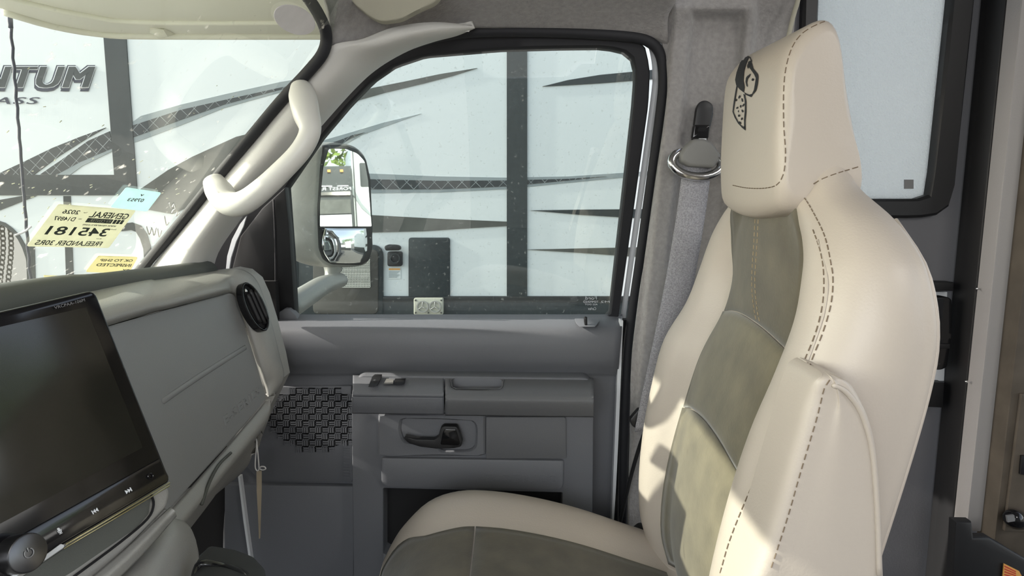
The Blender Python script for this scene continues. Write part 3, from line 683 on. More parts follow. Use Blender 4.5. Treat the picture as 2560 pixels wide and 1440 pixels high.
# weather strip on the body opening
sp_ = [(1030, 108, 1.135), (1100, 90, 1.14), (1180, 80, 1.145), (1300, 78, 1.15), (1450, 82, 1.155), (1580, 92, 1.16), (1628, 108, 1.165), (1652, 140, 1.17), (1659, 200, 1.175), (1652, 280, 1.18), (1630, 440, 1.20), (1602, 640, 1.225), (1580, 790, 1.24), (1568, 900, 1.24), (1560, 1100, 1.24), (1556, 1300, 1.24), (1554, 1500, 1.24)]
ws_ = tube('trim_4', [at(*p) for p in sp_], 0.0095, M['rubber'], None, 10, 4)
tag(ws_, 'black rubber weather strip around the door opening', 'weather strip', kind='structure')
gap = pplate('trim_5', [(1546, 800), (1590, 800), (1582, 950), (1578, 1500), (1528, 1500), (1535, 1150)], 1.262, 0.02, M['dark'])
tag(gap, 'dark shut gap behind the door edge', 'shut gap', kind='structure')
# etched glass mark, mirrored
for (x0, y0, x1, y1, b) in ((1464, 741, 1492, 749, 'Ford'), (1458, 752, 1496, 757, 'TEMPERED'), (1462, 759, 1494, 763, 'AS2 DOT'), (1470, 768, 1490, 775, 'Carlex'), (1524, 752, 1502, 757, 'M2')):
    q = [at(max(x0, x1), y1, gY(0, y1) + 0.011), at(min(x0, x1), y1, gY(0, y1) + 0.011), at(min(x0, x1), y0, gY(0, y0) + 0.011), at(max(x0, x1), y0, gY(0, y0) + 0.011)]
    text('etched_mark', b, q, M['icon'], W1)
# ================================================================== passenger door
D = thing('door_1', 'grey plastic passenger door panel with armrest and speaker grille', 'door', at(1130, 1440, 1.23), kind='structure')
drow = [(786, 1.268, 690, 1556), (793, 1.256, 684, 1556), (806, 1.226, 680, 1556), (820, 1.205, 676, 1555), (838, 1.196, 672, 1554), (870, 1.193, 668, 1551), (905, 1.199, 660, 1548), (932, 1.216, 655, 1546), (960, 1.226, 640, 1545), (1100, 1.229, 590, 1538), (1300, 1.231, 560, 1533), (1500, 1.233, 560, 1529)]
rows = [[at(lerp(a, b, k / 8), y, Y + (0.012 if k == 8 else 0)) for k in range(9)] for y, Y, a, b in drow]
grid('door_skin', rows, 6, 6, M['door'], D, 0.01)
pplate('painted_edge', [(1551, 800), (1558, 802), (1554, 900), (1546, 1100), (1540, 1220), (1534, 1315), (1529, 1315), (1533, 1200), (1537, 1100), (1545, 900)], 1.222, 0.02, M['white'], D)
pplate('painted_edge', [(595, 1192), (600, 1192), (614, 1300), (634, 1445), (629, 1445), (608, 1300)], 1.205, 0.012, M['white'], D)
pplate('mirror_corner', [(690, 800), (690, 785), (712, 771), (722, 772), (740, 789), (745, 803)], 1.245, 0.02, M['door'], D, 0.003)
# raised C-shaped panel around the map pocket
cpoly = rp([(879, 990), (886, 950), (902, 938), (1468, 945), (1484, 962), (1482, 1160), (1478, 1500), (1400, 1500), (1406, 1232), (958, 1221), (958, 1500), (884, 1500), (880, 1110)], [10, 10, 10, 12, 12, 4, 0, 0, 4, 4, 0, 0, 6], 4)
pplate('raised_panel', cpoly, 1.178, 0.055, M['door'], D, 0.010, 3)
pplate('map_pocket', rect(950, 1210, 1412, 1500), 1.222, 0.004, M['pocket'], D)
pplate('pocket_lip', rp([(950, 1376), (962, 1386), (985, 1398), (1420, 1404), (1420, 1500), (950, 1500)], 6), 1.180, 0.05, M['door'], D, 0.008, 3)
# armrest ledge
def ledge(name, x0, x1, ys, mt, hole=None, r=0):
    rows = []
    n = 10
    for y, Y in ys:
        row = []
        for k in range(n + 1):
            t = k / n; x = lerp(x0, x1, t); dy = (x - 883) * 0.012
            row.append(at(x, y + dy, Y))
        rows.append(row)
    return grid(name, rows, 5, 5, mt, D, 0.035, hole=hole)
cup = [(1128, 950), (1138, 944), (1250, 945), (1258, 950), (1254, 972), (1132, 971)]
def inpoly(p, poly):
    c = False
    for i in range(len(poly)):
        a, b = poly[i - 1], poly[i]
        if (a[1] > p[1]) != (b[1] > p[1]) and p[0] < (b[0] - a[0]) * (p[1] - a[1]) / (b[1] - a[1]) + a[0]: c = not c
    return c
def topix(v):
    d = v - CAM; X = d.x; yc = d.y * SP + d.z * CP; zc = d.y * CP - d.z * SP
    return (1280 + F * X / zc, 720 - F * yc / zc)
ledge('armrest', 1113, 1484, [(938, 1.196), (944, 1.175), (962, 1.140), (980, 1.122), (990, 1.116), (1000, 1.114), (1018, 1.120), (1036, 1.130)], M['door2'], hole=lambda v: inpoly(topix(v), cup))
ring('pull_cup_rim', loopres([(x + (x - 1193) * 0.03, y + (y - 958) * 0.10) for x, y in cup], 48, (1193, 958)), loopres(cup, 48, (1193, 958)), lambda x, y: at(x, y, tab([(938, 1.193), (944, 1.172), (962, 1.137), (980, 1.119)], y - (x - 883) * 0.012)), (0, 0.02, -0.01), M['door2'], D, 0.001)
pplate('pull_cup', [(x + (x - 1193) * 0.05, y + (y - 958) * 0.2) for x, y in cup], lambda x, y: 1.205 - (y - 944) * 0.0012, 0.004, M['door'], D)
ledge('switch_panel', 882, 1109, [(938, 1.196), (944, 1.175), (960, 1.145), (975, 1.130), (984, 1.124), (990, 1.124)], M['door'])
ledge('switch_panel_front', 880, 1109, [(992, 1.127), (1005, 1.128), (1018, 1.131), (1034, 1.138)], M['door'])
sw = pplate('window_switch', [(920, 966, 1.128), (929, 944, 1.160), (934, 940, 1.165), (952, 940, 1.165), (951, 948, 1.15), (942, 966, 1.126)], 1.14, 0.012, M['black'], D, 0.002)
pplate('switch_mark', [(934, 949, 1.145), (939, 949, 1.145), (938, 952, 1.141), (933, 952, 1.141)], 1.14, 0.001, M['icon2'], sw)
pplate('switch_recess', [(958, 961, 1.139), (966, 947, 1.162), (984, 949, 1.160), (982, 960, 1.139)], 1.14, 0.002, M['cover'], D)
pplate('lock_switch', [(983, 961, 1.136), (986, 949, 1.155), (1013, 949, 1.155), (1009, 962, 1.134)], 1.14, 0.008, M['black'], D, 0.002)
# handle bezel with recess
bz_o = loopres(rp(rect(944, 1036, 1213, 1141), [8, 4, 4, 4]), 80, (1095, 1088)); bz_i = loopres(rp([(1003, 1047), (1182, 1053), (1190, 1070), (1188, 1118), (1172, 1128), (1100, 1128), (1090, 1112), (1012, 1108), (1000, 1080)], 10), 80, (1095, 1088))
ring('handle_bezel', bz_o, bz_i, lambda x, y: at(x, y, 1.168), (0, 0.03, 0), M['door'], D, 0.004)
pplate('handle_recess', bz_i, 1.196, 0.003, M['door'], D)
pplate('recess_tab', rp(rect(1066, 1067, 1088, 1087), 3), 1.193, 0.004, M['door'], D, 0.001)
dh = pplate('door_handle', rp([(1010, 1092), (1018, 1094), (1040, 1099), (1085, 1100), (1096, 1093), (1101, 1072), (1108, 1066), (1142, 1067), (1148, 1080), (1156, 1106), (1152, 1117), (1130, 1121), (1095, 1122), (1050, 1117), (1022, 1108), (1011, 1098)], 4, 3), 1.150, 0.016, M['black'], D, 0.004, 3)
pplate('paddle', rp([(1101, 1112), (1107, 1080), (1112, 1073), (1140, 1074), (1150, 1108), (1146, 1114)], 4), 1.149, 0.004, M['blackg'], dh, 0.001)
pplate('trim_insert', rp(rect(1215, 1043, 1415, 1147), [2, 8, 3, 3]), 1.170, 0.02, M['door2'], D, 0.003)
pplate('lower_insert', rp([(953, 1145), (1410, 1152), (1408, 1216), (1400, 1226), (965, 1219), (953, 1208)], 6), 1.169, 0.02, M['door'], D, 0.005)
text('embossed_lettering', 'E-SERIES', [at(1215, 1204, 1.1686), at(1392, 1207, 1.1686), at(1392, 1190, 1.1686), at(1215, 1187, 1.1686)], M['door'], D, 0.0016, spacing=1.1)
# speaker panel and grille
pplate('speaker_panel', rp([(680, 967), (879, 965), (877, 1000), (879, 1100), (882, 1206), (650, 1203), (600, 1150)], [4, 4, 0, 0, 10, 14, 0]), 1.217, 0.02, M['door'], D, 0.004)
pplate('kick_panel', [(560, 1212), (884, 1216), (884, 1500), (560, 1500)], 1.217, 0.02, M['door'], D, 0.004)
spk = [(x, y) for x, y in ell(793, 1047, 116, 74, 64) if x <= 876]
gr = pplate('speaker_grille', spk, 1.2155, 0.002, M['dark'], D)
bars = []; P_ = 16.1; sY = 1.2150; s = sY / F
def inE(x, y, k=1.0): return ((x - 793) / (116 * k)) ** 2 + ((y - 1047) / (74 * k)) ** 2 <= 1 and x <= 878
for i in range(-1, 14):
    for j in range(-1, 11):
        x0, y0 = 676 + i * P_, 970 + j * P_; cx, cy = x0 + P_ / 2, y0 + P_ / 2
        if not inE(cx, cy, 1.10): continue
        c = at(cx, cy, sY); h = P_ * s / 2
        hor = (i + j) % 2 == 0
        for q in (-0.36, 0.36, 1.0):
            # two ribs inside the tile and one along its border
            if hor: bars.append(box_vf(c + Vector((0, 0, q * h)), Vector((h, 0, 0)), Vector((0, 0.0005, 0)), Vector((0, 0, h * (0.22 if q < 1 else 0.16)))))
            else: bars.append(box_vf(c + Vector((q * h, 0, 0)), Vector((h * (0.22 if q < 1 else 0.18), 0, 0)), Vector((0, 0.0005, 0)), Vector((0, 0, h))))
        bars.append(box_vf(c + Vector((-h, 0, 0)), Vector((h * 0.18, 0, 0)), Vector((0, 0.0005, 0)), Vector((0, 0, h))))
        bars.append(box_vf(c + Vector((0, 0, h)), Vector((h, 0, 0)), Vector((0, 0.0005, 0)), Vector((0, 0, h * 0.18))))
g = link('grille_ribs', *merge(bars), M['door'], gr, False); g['kind'] = 'stuff'
bars = []
for k in range(11):
    bars.append(box_vf(at(866, 1122 + k * 7, 1.2165), Vector((0.006, 0, 0)), Vector((0, 0.0006, 0)), Vector((0, 0, 0.0012))))
link('texture_ribs', *merge(bars), M['door'], D, False)['kind'] = 'stuff'
# lock pin on the sill
lb = pplate('lock_bezel', rp([(1437, 797, 1.238), (1495, 797, 1.238), (1500, 801, 1.230), (1488, 817, 1.198), (1448, 817, 1.198), (1440, 808, 1.21)], 2), lambda x, y: lerp(1.236, 1.195, (y - 797) / 20), 0.004, M['door'], D, 0.001)
tube('lock_pin', [at(1465, 812, 1.205), at(1464, 803, 1.205), at(1464, 793, 1.205)], [0.0028, 0.0034, 0.0034], M['black'], D, 10, 2)
# ================================================================== seat belt
B = thing('seat_belt', 'grey seat belt webbing hanging from the chrome pillar ring', 'seat belt', at(1605, 1060, 1.12))
cl = [(1745, 400, 1.105), (1727, 540, 1.10), (1700, 700, 1.10), (1668, 860, 1.105), (1642, 980, 1.11), (1622, 1080, 1.115)]
rows = []
for sd in (-1, 0, 1):
    rows.append([at(x + sd * 36, y, Y + (0.004 if sd == 1 else 0) - (0.002 if sd == 0 else 0)) for x, y, Y in cl])
grid('webbing', rows, 6, 3, M['webbing'], B, 0.0015)
lo = [(1628, 1060, 1.12), (1608, 1090, 1.125), (1580, 1180, 1.135), (1556, 1280, 1.145), (1545, 1330, 1.15)]
tube('lower_strap', [at(*p) for p in lo], 0.0035, M['black'], B, 8, 4, flat=((0, 1, 0), 2.0))
pplate('strap_clip', rp([(1574, 1050), (1598, 1022), (1612, 1030), (1606, 1060), (1594, 1074), (1580, 1066)], 6), 1.118, 0.012, M['black'], B, 0.003)
dr = [at(1741 + 62 * math.cos(a), 408 + 34 * math.sin(a) + 4 * math.cos(a), 1.10 - 0.006 * math.sin(a)) for a in [2 * math.pi * k / 28 for k in range(28)]]
tube('chrome_ring', dr, 0.0075, M['chrome'], B, 12, 1, closed=True)
pplate('ring_cover', rp([(1702, 388), (1712, 368), (1736, 347), (1762, 346), (1782, 356), (1804, 386), (1800, 400), (1786, 420), (1724, 416), (1704, 404)], 6), 1.085, 0.022, M['cover'], B, 0.007, 4)
ad = thing('belt_height_adjuster', 'black sliding belt height adjuster above the chrome ring', 'belt adjuster', at(1758, 350, 1.14))
pplate('slot_plate', rp([(1742, 268), (1752, 252), (1768, 250), (1783, 260), (1785, 275), (1770, 352), (1731, 352)], 9), 1.142, 0.01, M['black'], ad, 0.003)
pplate('slider', rp([(1736, 312), (1776, 312), (1772, 345), (1732, 345)], 4), 1.132, 0.012, M['blackg'], ad, 0.003)
pplate('slider_notch', rp([(1746, 318), (1768, 318), (1766, 330), (1744, 330)], 3), 1.131, 0.004, M['dark'], ad, 0.001)
pplate('bright_tab', [(1748, 346), (1766, 346), (1766, 350), (1748, 350)], 1.10, 0.004, M['icon'], ad)
# ================================================================== dashboard
DB = thing('dashboard', 'grey moulded dashboard with glovebox and oval air vent', 'dashboard', W(-0.5, 0.6, -0.7))
GP = W(-0.457, 1.0, -0.15); GNn = Vector((0.172, 0, 0.043)).normalized()   # glovebox plane
def gpt(px, py, lift=0.0): return hit(px, py, GP + GNn * lift, GNn)
def flatY(p, Y): return Vector((p.x, Y, p.z))
# dark pad between windshield and dash roll
a0, a1, a2 = atX(0, 733, -0.5365), atX(250, 703, -0.5365), atX(504, 668, -0.5365)
b0, b1, b2 = atX(0, 764, -0.515), atX(270, 716, -0.515), atX(534, 678, -0.515)
rows = [[W(-0.64, 0.0, -0.175), W(-0.64, 0.66, -0.175), W(-0.64, 0.85, -0.172), W(-0.62, 1.06, -0.170)],
        [flatY(a0, 0.0) + Vector((-0.06, 0, -0.016)), a0 + Vector((-0.06, 0, -0.016)), a1 + Vector((-0.06, 0, -0.016)), a2 + Vector((-0.05, 0.005, -0.014))],
        [flatY(a0, 0.0), a0, a1, a2], [flatY(b0, 0.0) + Vector((-0.003, 0, 0.004)), b0 + Vector((-0.003, 0, 0.004)), b1 + Vector((-0.003, 0, 0.004)), b2 + Vector((-0.003, 0, 0.003))],
        [flatY(b0, 0.0) + Vector((-0.008, 0, -0.02)), b0 + Vector((-0.008, 0, -0.02)), b1 + Vector((-0.008, 0, -0.02)), b2 + Vector((-0.008, 0, -0.02))]]
grid('top_pad', rows, 6, 5, M['pad'], DB, 0.01, face=False)
# surround roll: along the top, round the corner, down the right end
outer = [atX(270, 713, -0.52), atX(400, 694, -0.52), atX(532, 676, -0.518), at(582, 671, 1.075), at(614, 677, 1.09), at(640, 698, 1.10), at(658, 738, 1.10), at(677, 800, 1.095), at(700, 890, 1.085), at(710, 943, 1.075), at(690, 985, 1.065)]
inn = [gpt(284, 812), gpt(430, 771), gpt(560, 737), gpt(576, 734), gpt(587, 737), gpt(594, 746), gpt(601, 768), gpt(613, 812), gpt(648, 925), gpt(662, 965), gpt(668, 992)]
topx = {.8: [(272, 730, -.490), (405, 706, -.490), (540, 684, -.485)], .5: [(276, 760, -.455), (415, 730, -.455), (550, 703, -.452)], .12: [(280, 799, -.440), (424, 761, -.440), (560, 725, -.440)]}
def mrow(t, blg):
    r = [atX(*q) for q in topx[t]]
    for k in range(3, 11):
        a_, b_ = topix(inn[k]), topix(outer[k]); Yi, Yo = inn[k].y, outer[k].y
        r.append(at(lerp(a_[0], b_[0], t), lerp(a_[1], b_[1], t), lerp(Yi, Yo, t) - blg * (1.0 if k < 9 else .6)))
    return r
m1, m2, m3 = mrow(.8, .016), mrow(.5, .022), mrow(.12, .014)
rows = [[flatY(r[0], 0.05)] + r for r in (outer, m1, m2, m3, inn)]
sr = grid('surround', rows, 6, 5, M['dash'], DB, 0.012)
gb = plate('glovebox_door', [gpt(*p, 0.004) for p in [(-120, 925), (284, 812), (430, 771), (560, 736)] + rp([(500, 752), (585, 728), (612, 810), (620, 840)], 18)[6:18] + [(621, 842), (648, 927), (664, 985), (664, 1000), (650, 1018), (560, 1122), (430, 1268), (300, 1400), (-120, 1500)]], -GNn * 0.03, M['glove'], DB, 0.003, 3)
tube('accent_groove', [gpt(407, 1003, 0.004), gpt(500, 940, 0.004), gpt(614, 868, 0.004)], 0.004, M['glove'], gb, 8, 3, flat=(tuple(GNn), 0.4))
text('embossed_lettering', 'E-SERIES', [gpt(563, 1064, 0.0045), gpt(650, 985, 0.0045), gpt(646, 966, 0.0045), gpt(558, 1042, 0.0045)], M['glove'], gb, 0.002, spacing=1.1)
# lower roll under the glovebox and the panel that tucks away to the footwell
r0 = [gpt(664, 1000, 0.0), gpt(650, 1020, 0.0), gpt(560, 1124, 0.0), gpt(430, 1270, 0.0), gpt(300, 1402)]
def push(p, dx, dz): return p + Vector((dx, 0, dz))
r1 = [at(676, 1000, 1.03), push(r0[1], 0.012, -0.012), push(r0[2], 0.014, -0.014), push(r0[3], 0.014, -0.014), push(r0[4], 0.014, -0.014)]
r2_ = [at(668, 1030, 1.04), push(r0[1], 0.004, -0.034), push(r0[2], 0.002, -0.036), push(r0[3], 0.002, -0.036), push(r0[4], 0.002, -0.036)]
r3_ = [at(650, 1080, 1.05), at(628, 1110, 1.04), push(r0[2], -0.03, -0.085), push(r0[3], -0.03, -0.085), push(r0[4], -0.03, -0.08)]
r4_ = [at(630, 1130, 1.07), at(606, 1180, 1.05), push(r0[2], -0.085, -0.125), push(r0[3], -0.09, -0.125), push(r0[4], -0.09, -0.12)]
r5_ = [at(600, 1150, 1.10), at(580, 1180, 1.08), push(r0[2], -0.16, -0.12), push(r0[3], -0.17, -0.12), push(r0[4], -0.17, -0.12)]
lw = grid('lower_roll', [r0, r1, r2_, r3_, r4_, r5_], 6, 5, M['dash'], DB, 0.008)
tree = bvh(lw)
lat = [proj(tree, x, y, 0.002) for x, y in ((575, 1135), (545, 1165), (520, 1210), (500, 1260))]
if all(lat): tube('ashtray_seam', lat, 0.0022, M['pad'], lw, 6, 4)
# side closure of the dash so that nothing shows between dash and door
plate('end_cap', outer[3:10] + [at(668, 1030, 1.075), at(630, 1130, 1.09), W(-0.68, 1.10, -0.40), W(-0.68, 1.10, -0.16)], (0, 0.03, 0), M['dash'], DB)
# oval vent set into the corner of the roll
tree = bvh(sr)
vo = ell(640, 766, 66, 24, 40, 0.0, math.radians(66)); vi = ell(640, 766, 60, 19, 40, 0.0, math.radians(66))
vin = ell(641, 768, 52, 14, 40, 0.0, math.radians(66))
VN = Vector((0.80, -0.55, 0.2)).normalized(); vh = tree.ray_cast(CAM, ray(640, 766).normalized()); vc = vh[0] or at(640, 766, 1.04)
if vh[0] is not None:
    VN = vh[1] if vh[1].dot(CAM - vc) > 0 else -vh[1]
vc = vc + VN * 0.007
def vpt(px, py, l=0.0): return hit(px, py, vc + VN * l, VN)
vt = ring('air_vent', vo, vi, lambda x, y: vpt(x, y, 0.002), -VN * 0.012, M['blackg'], DB, 0.0015)
plate('vent_well', [vpt(x, y, -0.004) for x, y in vi], -VN * 0.003, M['dark'], vt)
for k in (-1, 0, 1):
    p = [vpt(641 + k * 9 + a * math.cos(math.radians(66)), 768 - k * 4 + a * math.sin(math.radians(66)), -0.003) for a in (-46 + abs(k) * 8, 0, 46 - abs(k) * 8)]
    tube('vent_blade', p, 0.003, M['black'], vt, 6, 4, flat=(tuple(VN), 2.0))
tube('vent_pin', [vpt(612, 724, 0.0), vpt(616, 730, 0.002)], 0.0025, M['chrome'], vt, 8, 1)
# ------------------------------------------------------------------ hanging tag
tg_ = thing('hanging_tag', 'manila paper tag on a white string hanging from the dash end', 'tag', at(648, 1347, 1.0))
tube('string', [at(638, 1090, 1.02), at(642, 1110, 1.0), at(646, 1150, 1.0), at(647, 1172, 1.0), at(643, 1177, 1.0), at(638, 1168, 1.0), at(639, 1140, 1.0), at(642, 1108, 1.0), at(638, 1091, 1.02)], 0.0011, M['string'], tg_, 6, 5)
tube('knot', [at(646, 1174, 1.0), at(652, 1167, 0.998), at(661, 1167, 0.998), at(664, 1172, 0.998), at(657, 1175, 0.999), at(648, 1172, 1.0)], 0.0011, M['string'], tg_, 6, 4)
plate('paper', [at(641, 1178, 1.0), at(652, 1178, 1.0), at(652, 1225, 1.004), at(650, 1290, 1.006), at(648.6, 1347, 1.008), at(647.4, 1347, 1.008), at(645, 1290, 1.0), at(641.5, 1225, 0.998)], (0.0004, 0.003, 0), M['tagpaper'], tg_)
# ================================================================== head unit (yawed to the driver)
HA = at(235, 724, 0.50); HB = at(426, 1201, 0.505); HE = Vector((0.32, 1.019, 0.067)).normalized()
HN = (HA - HB).cross(HE).normalized()
if HN.dot(CAM - HA) < 0: HN = -HN
def hp(px, py, l=0.0): return hit(px, py, HA + HN * l, HN)
H = thing('touchscreen_radio', 'black floating touchscreen radio with volume knob on the dash', 'radio', HB)
plate('housing', [hp(*p) for p in rp([(238, 724), (428, 1203), (-300, 1637), (-300, 848)], [20, 14, 0, 0])], -HN * 0.022, M['bezel'], H, 0.0022, 3)
scr = plate('screen', [hp(*p, 0.0006) for p in [(215, 768), (357, 1119), (-300, 1470), (-300, 886)]], -HN * 0.0006, M['screen'], H)
plate('control_strip', [hp(*p, 0.0009) for p in rp([(400, 1146), (424, 1196), (-300, 1628), (-300, 1533)], [2, 8, 0, 0])], -HN * 0.0009, M['bezel'], H, 0.0004)
text('model_lettering', 'VRCPAA-106M', [hp(137, 773, 0.001), hp(213, 753, 0.001), hp(211, 746, 0.001), hp(135, 766, 0.001)], M['icon2'], H)
tube('brass_edge', [hp(424, 1207, -0.001), hp(300, 1281, -0.001), hp(165, 1361, -0.001)], 0.0008, M['gold'], H, 6, 1)
tube('brass_edge', [hp(424, 1214, -0.006), hp(300, 1288, -0.006), hp(160, 1371, -0.006)], 0.0007, M['gold'], H, 6, 1)
def poly_icon(name, pts, c, sc=1.0, rot=-0.52):
    q = []
    for x, y in pts:
        q.append(hp(c[0] + sc * (x * math.cos(rot) - y * math.sin(rot)), c[1] + sc * (x * math.sin(rot) + y * math.cos(rot)), 0.0016))
    return plate(name, q, -HN * 0.0005, M['icon'], H)
poly_icon('next_icon', [(-7, -5), (-0.5, 0), (-7, 5)], (321, 1227)); poly_icon('next_icon', [(0, -5), (6.5, 0), (0, 5)], (321, 1227)); poly_icon('next_icon', [(7, -5), (9, -5), (9, 5), (7, 5)], (321, 1227))
poly_icon('previous_icon', [(7, -5), (0.5, 0), (7, 5)], (239, 1277)); poly_icon('previous_icon', [(0, -5), (-6.5, 0), (0, 5)], (239, 1277)); poly_icon('previous_icon', [(-7, -5), (-9, -5), (-9, 5), (-7, 5)], (239, 1277))
poly_icon('microphone_icon', rp(rect(-3, -8, 3, 2), 2.5), (149, 1327)); poly_icon('microphone_icon', [(-6, -2), (-4.6, -2), (-3, 3), (3, 3), (4.6, -2), (6, -2), (4, 5), (0.8, 5.6), (0.8, 7), (4, 7), (4, 8.4), (-4, 8.4), (-4, 7), (-0.8, 7), (-0.8, 5.6), (-4, 5)], (149, 1327))
plate('status_light', [hp(*p, 0.001) for p in rp([(108, 1392), (152, 1360), (160, 1362), (160, 1368), (112, 1401)], 2)], -HN * 0.001, M['icon'], H)
plate('status_light', [hp(*p, 0.001) for p in [(10, 1452), (48, 1428), (52, 1433), (14, 1460)]], -HN * 0.001, M['icon'], H)
jk = ring('aux_jack', ell(378, 1190, 8, 8, 24), ell(378, 1190, 4.5, 4.5, 24), lambda x, y: hp(x, y, 0.0022), -HN * 0.002, M['blackg'], H, 0.0004)
kc = hp(36, 1386); kr = HE; ku = HN.cross(HE).normalized(); ku = ku if ku.z > 0 else -ku; rk = (hp(115, 1352) - hp(68, 1377)).length * 1.06
def disc(c, r, l): return [c + HN * l + (kr * math.cos(a) + ku * math.sin(a)) * r for a in [2 * math.pi * k / 40 for k in range(40)]]
kn = plate('volume_knob', disc(kc, rk * 0.93, 0.014), -HN * 0.014, M['knob'], H, 0.0012, 2)
V, Fs = [], []
for a in range(24):
    an = math.radians(a * 13 + 25)
pr = [kc + HN * 0.0145 + (kr * math.sin(a) + ku * math.cos(a)) * 0.0028 for a in [math.radians(35 + 290 * k / 20) for k in range(21)]]
tube('power_mark', pr, 0.0004, M['icon2'], kn, 6, 1)
tube('power_mark', [kc + HN * 0.0145 + ku * 0.001, kc + HN * 0.0145 + ku * 0.0035], 0.0004, M['icon2'], kn, 6, 1)
# ------------------------------------------------------------------ centre stack below the screen
CS = thing('centre_stack', 'dark grey centre stack trim under the touchscreen', 'console', W(-0.25, 0.45, -0.6))
def sp(px, py, l): return hp(px, py, l)
plate('stack_face', [sp(*p, -0.024) for p in rp([(380, 1150), (432, 1225), (425, 1265), (300, 1400), (150, 1540), (-400, 1900), (-400, 1500)], [0, 16, 16, 0, 0, 0, 0])], -HN * 0.05, M['dash'], CS, 0.006, 3)
plate('stack_pocket', [sp(*p, -0.023) for p in rp([(160, 1372), (360, 1248), (378, 1240), (372, 1285), (340, 1320), (180, 1430), (60, 1500), (0, 1480)], 6)], -HN * 0.004, M['pad'], CS, 0.001)
tube('stack_seam', [sp(378, 1236, -0.022), sp(384, 1262, -0.022), sp(368, 1298, -0.022), sp(300, 1356, -0.022), sp(180, 1445, -0.022)], 0.001, M['dark'], CS, 6, 4)
rows = [[sp(424, 1268, -0.028), sp(310, 1375, -0.02), sp(160, 1500, -0.015)], [sp(436, 1276, -0.022), sp(330, 1385, -0.012), sp(190, 1510, -0.006)], [sp(442, 1290, -0.03), sp(345, 1400, -0.02), sp(210, 1530, -0.015)]]
grid('stack_rail', rows, 5, 5, M['dash'], CS, 0.01)
# ------------------------------------------------------------------ engine cover and cup tray
def EC(px, py, Y): return at(px, py, Y)
rows = [[EC(230, 1500, 0.44), EC(330, 1385, 0.50), EC(398, 1306, 0.56), EC(420, 1292, 0.585)],
        [EC(300, 1520, 0.425), EC(380, 1400, 0.49), EC(425, 1310, 0.555), EC(440, 1297, 0.59)],
        [EC(350, 1560, 0.43), EC(415, 1430, 0.49), EC(452, 1330, 0.555), EC(460, 1303, 0.60)],
        [EC(420, 1600, 0.46), EC(455, 1460, 0.51), EC(476, 1355, 0.575), EC(478, 1322, 0.62)],
        [EC(470, 1640, 0.53), EC(490, 1500, 0.57), EC(498, 1400, 0.63), EC(490, 1350, 0.67)]]
ec = grid('engine_cover', rows, 6, 6, M['dash'], None, 0.012)
tag(ec, 'grey rounded engine cover between the seats below the dash', 'engine cover')
ct = thing('cup_tray', 'black plastic cup tray on the engine cover at the bottom edge', 'cup tray', EC(520, 1500, 0.55))
pplate('tray_base', rp([(478, 1520), (480, 1440), (488, 1404), (500, 1394), (560, 1404), (610, 1424), (640, 1460), (640, 1520), (540, 1530)], 10), lambda x, y: 0.55 - (y - 1390) * 0.0009, 0.02, M['black'], ct, 0.004)
tube('tray_rim', [EC(486, 1464, 0.50), EC(492, 1428, 0.515), EC(506, 1410, 0.52), EC(560, 1418, 0.518), EC(608, 1438, 0.50), EC(630, 1470, 0.48)], 0.004, M['blackg'], ct, 8, 4)
# ================================================================== captain's seat
SY = 0.80
S = thing('captains_seat', 'beige vinyl captain seat with olive suede inserts and tall headrest', 'seat', W(0.05, SY, -1.05))
TW = [(.06, .122), (.035, .130), (.008, .158), (-.03, .230), (-.08, .262), (-.15, .271), (-.30, .270), (-.45, .260), (-.58, .238)]
TX = [(.06, .312), (0, .306), (-.06, .292), (-.13, .274), (-.25, .232), (-.40, .205), (-.52, .203), (-.58, .222)]
TR_ = [(.06, .358), (0, .366), (-.05, .378), (-.10, .387), (-.15, .388), (-.30, .362), (-.50, .32), (-.58, .30)]
TD = [(.06, .0), (0, .008), (-.06, .022), (-.15, .042), (-.30, .047), (-.58, .045)]
def sec(z):
    w_, c, r, d = tab(TW, z), tab(TX, z), tab(TR_, z), tab(TD, z)
    # shoulder: crest leans back near the top of the bolsters
    half = [(0.0, c + d - .006), (.30 * w_, c + d - .004), (w_ - .135, c + d), (w_ - .112, c + d * .75), (w_ - .088, c + d * .22), (w_ - .058, c), (w_ - .030, c + .007), (w_ - .009, lerp(c, r, .24)), (w_, lerp(c, r, .5)), (w_ - .003, lerp(c, r, .76)), (w_ - .016, lerp(c, r, .93)), (w_ * .62, r), (0.0, r + .002)]
    lat_ = [half[0]] + half[1:-1] + [half[-1]] + [(-l, x) for l, x in reversed(half[1:-1])]
    return [W(x + .045 * l + (0.012 * max(0, l) / .25 if z > -.2 else 0), SY + l, z) for l, x in lat_]
ZS = [.06, .035, .01, -.02, -.05, -.08, -.12, -.17, -.23, -.30, -.38, -.46, -.52, -.56, -.58]
bk = grid('backrest', [sec(z) for z in ZS], 5, 5, M['beige'], S, closed_u=True, cap=True)
bt = bvh(bk)
def onfront(l, z, lift):
    h = bt.ray_cast(W(-0.4, SY + l, z), Vector((1, 0, 0)))
    return (h[0] if h[0] is not None else W(tab(TX, z) + tab(TD, z), SY + l, z)) + Vector((-lift, 0, 0))
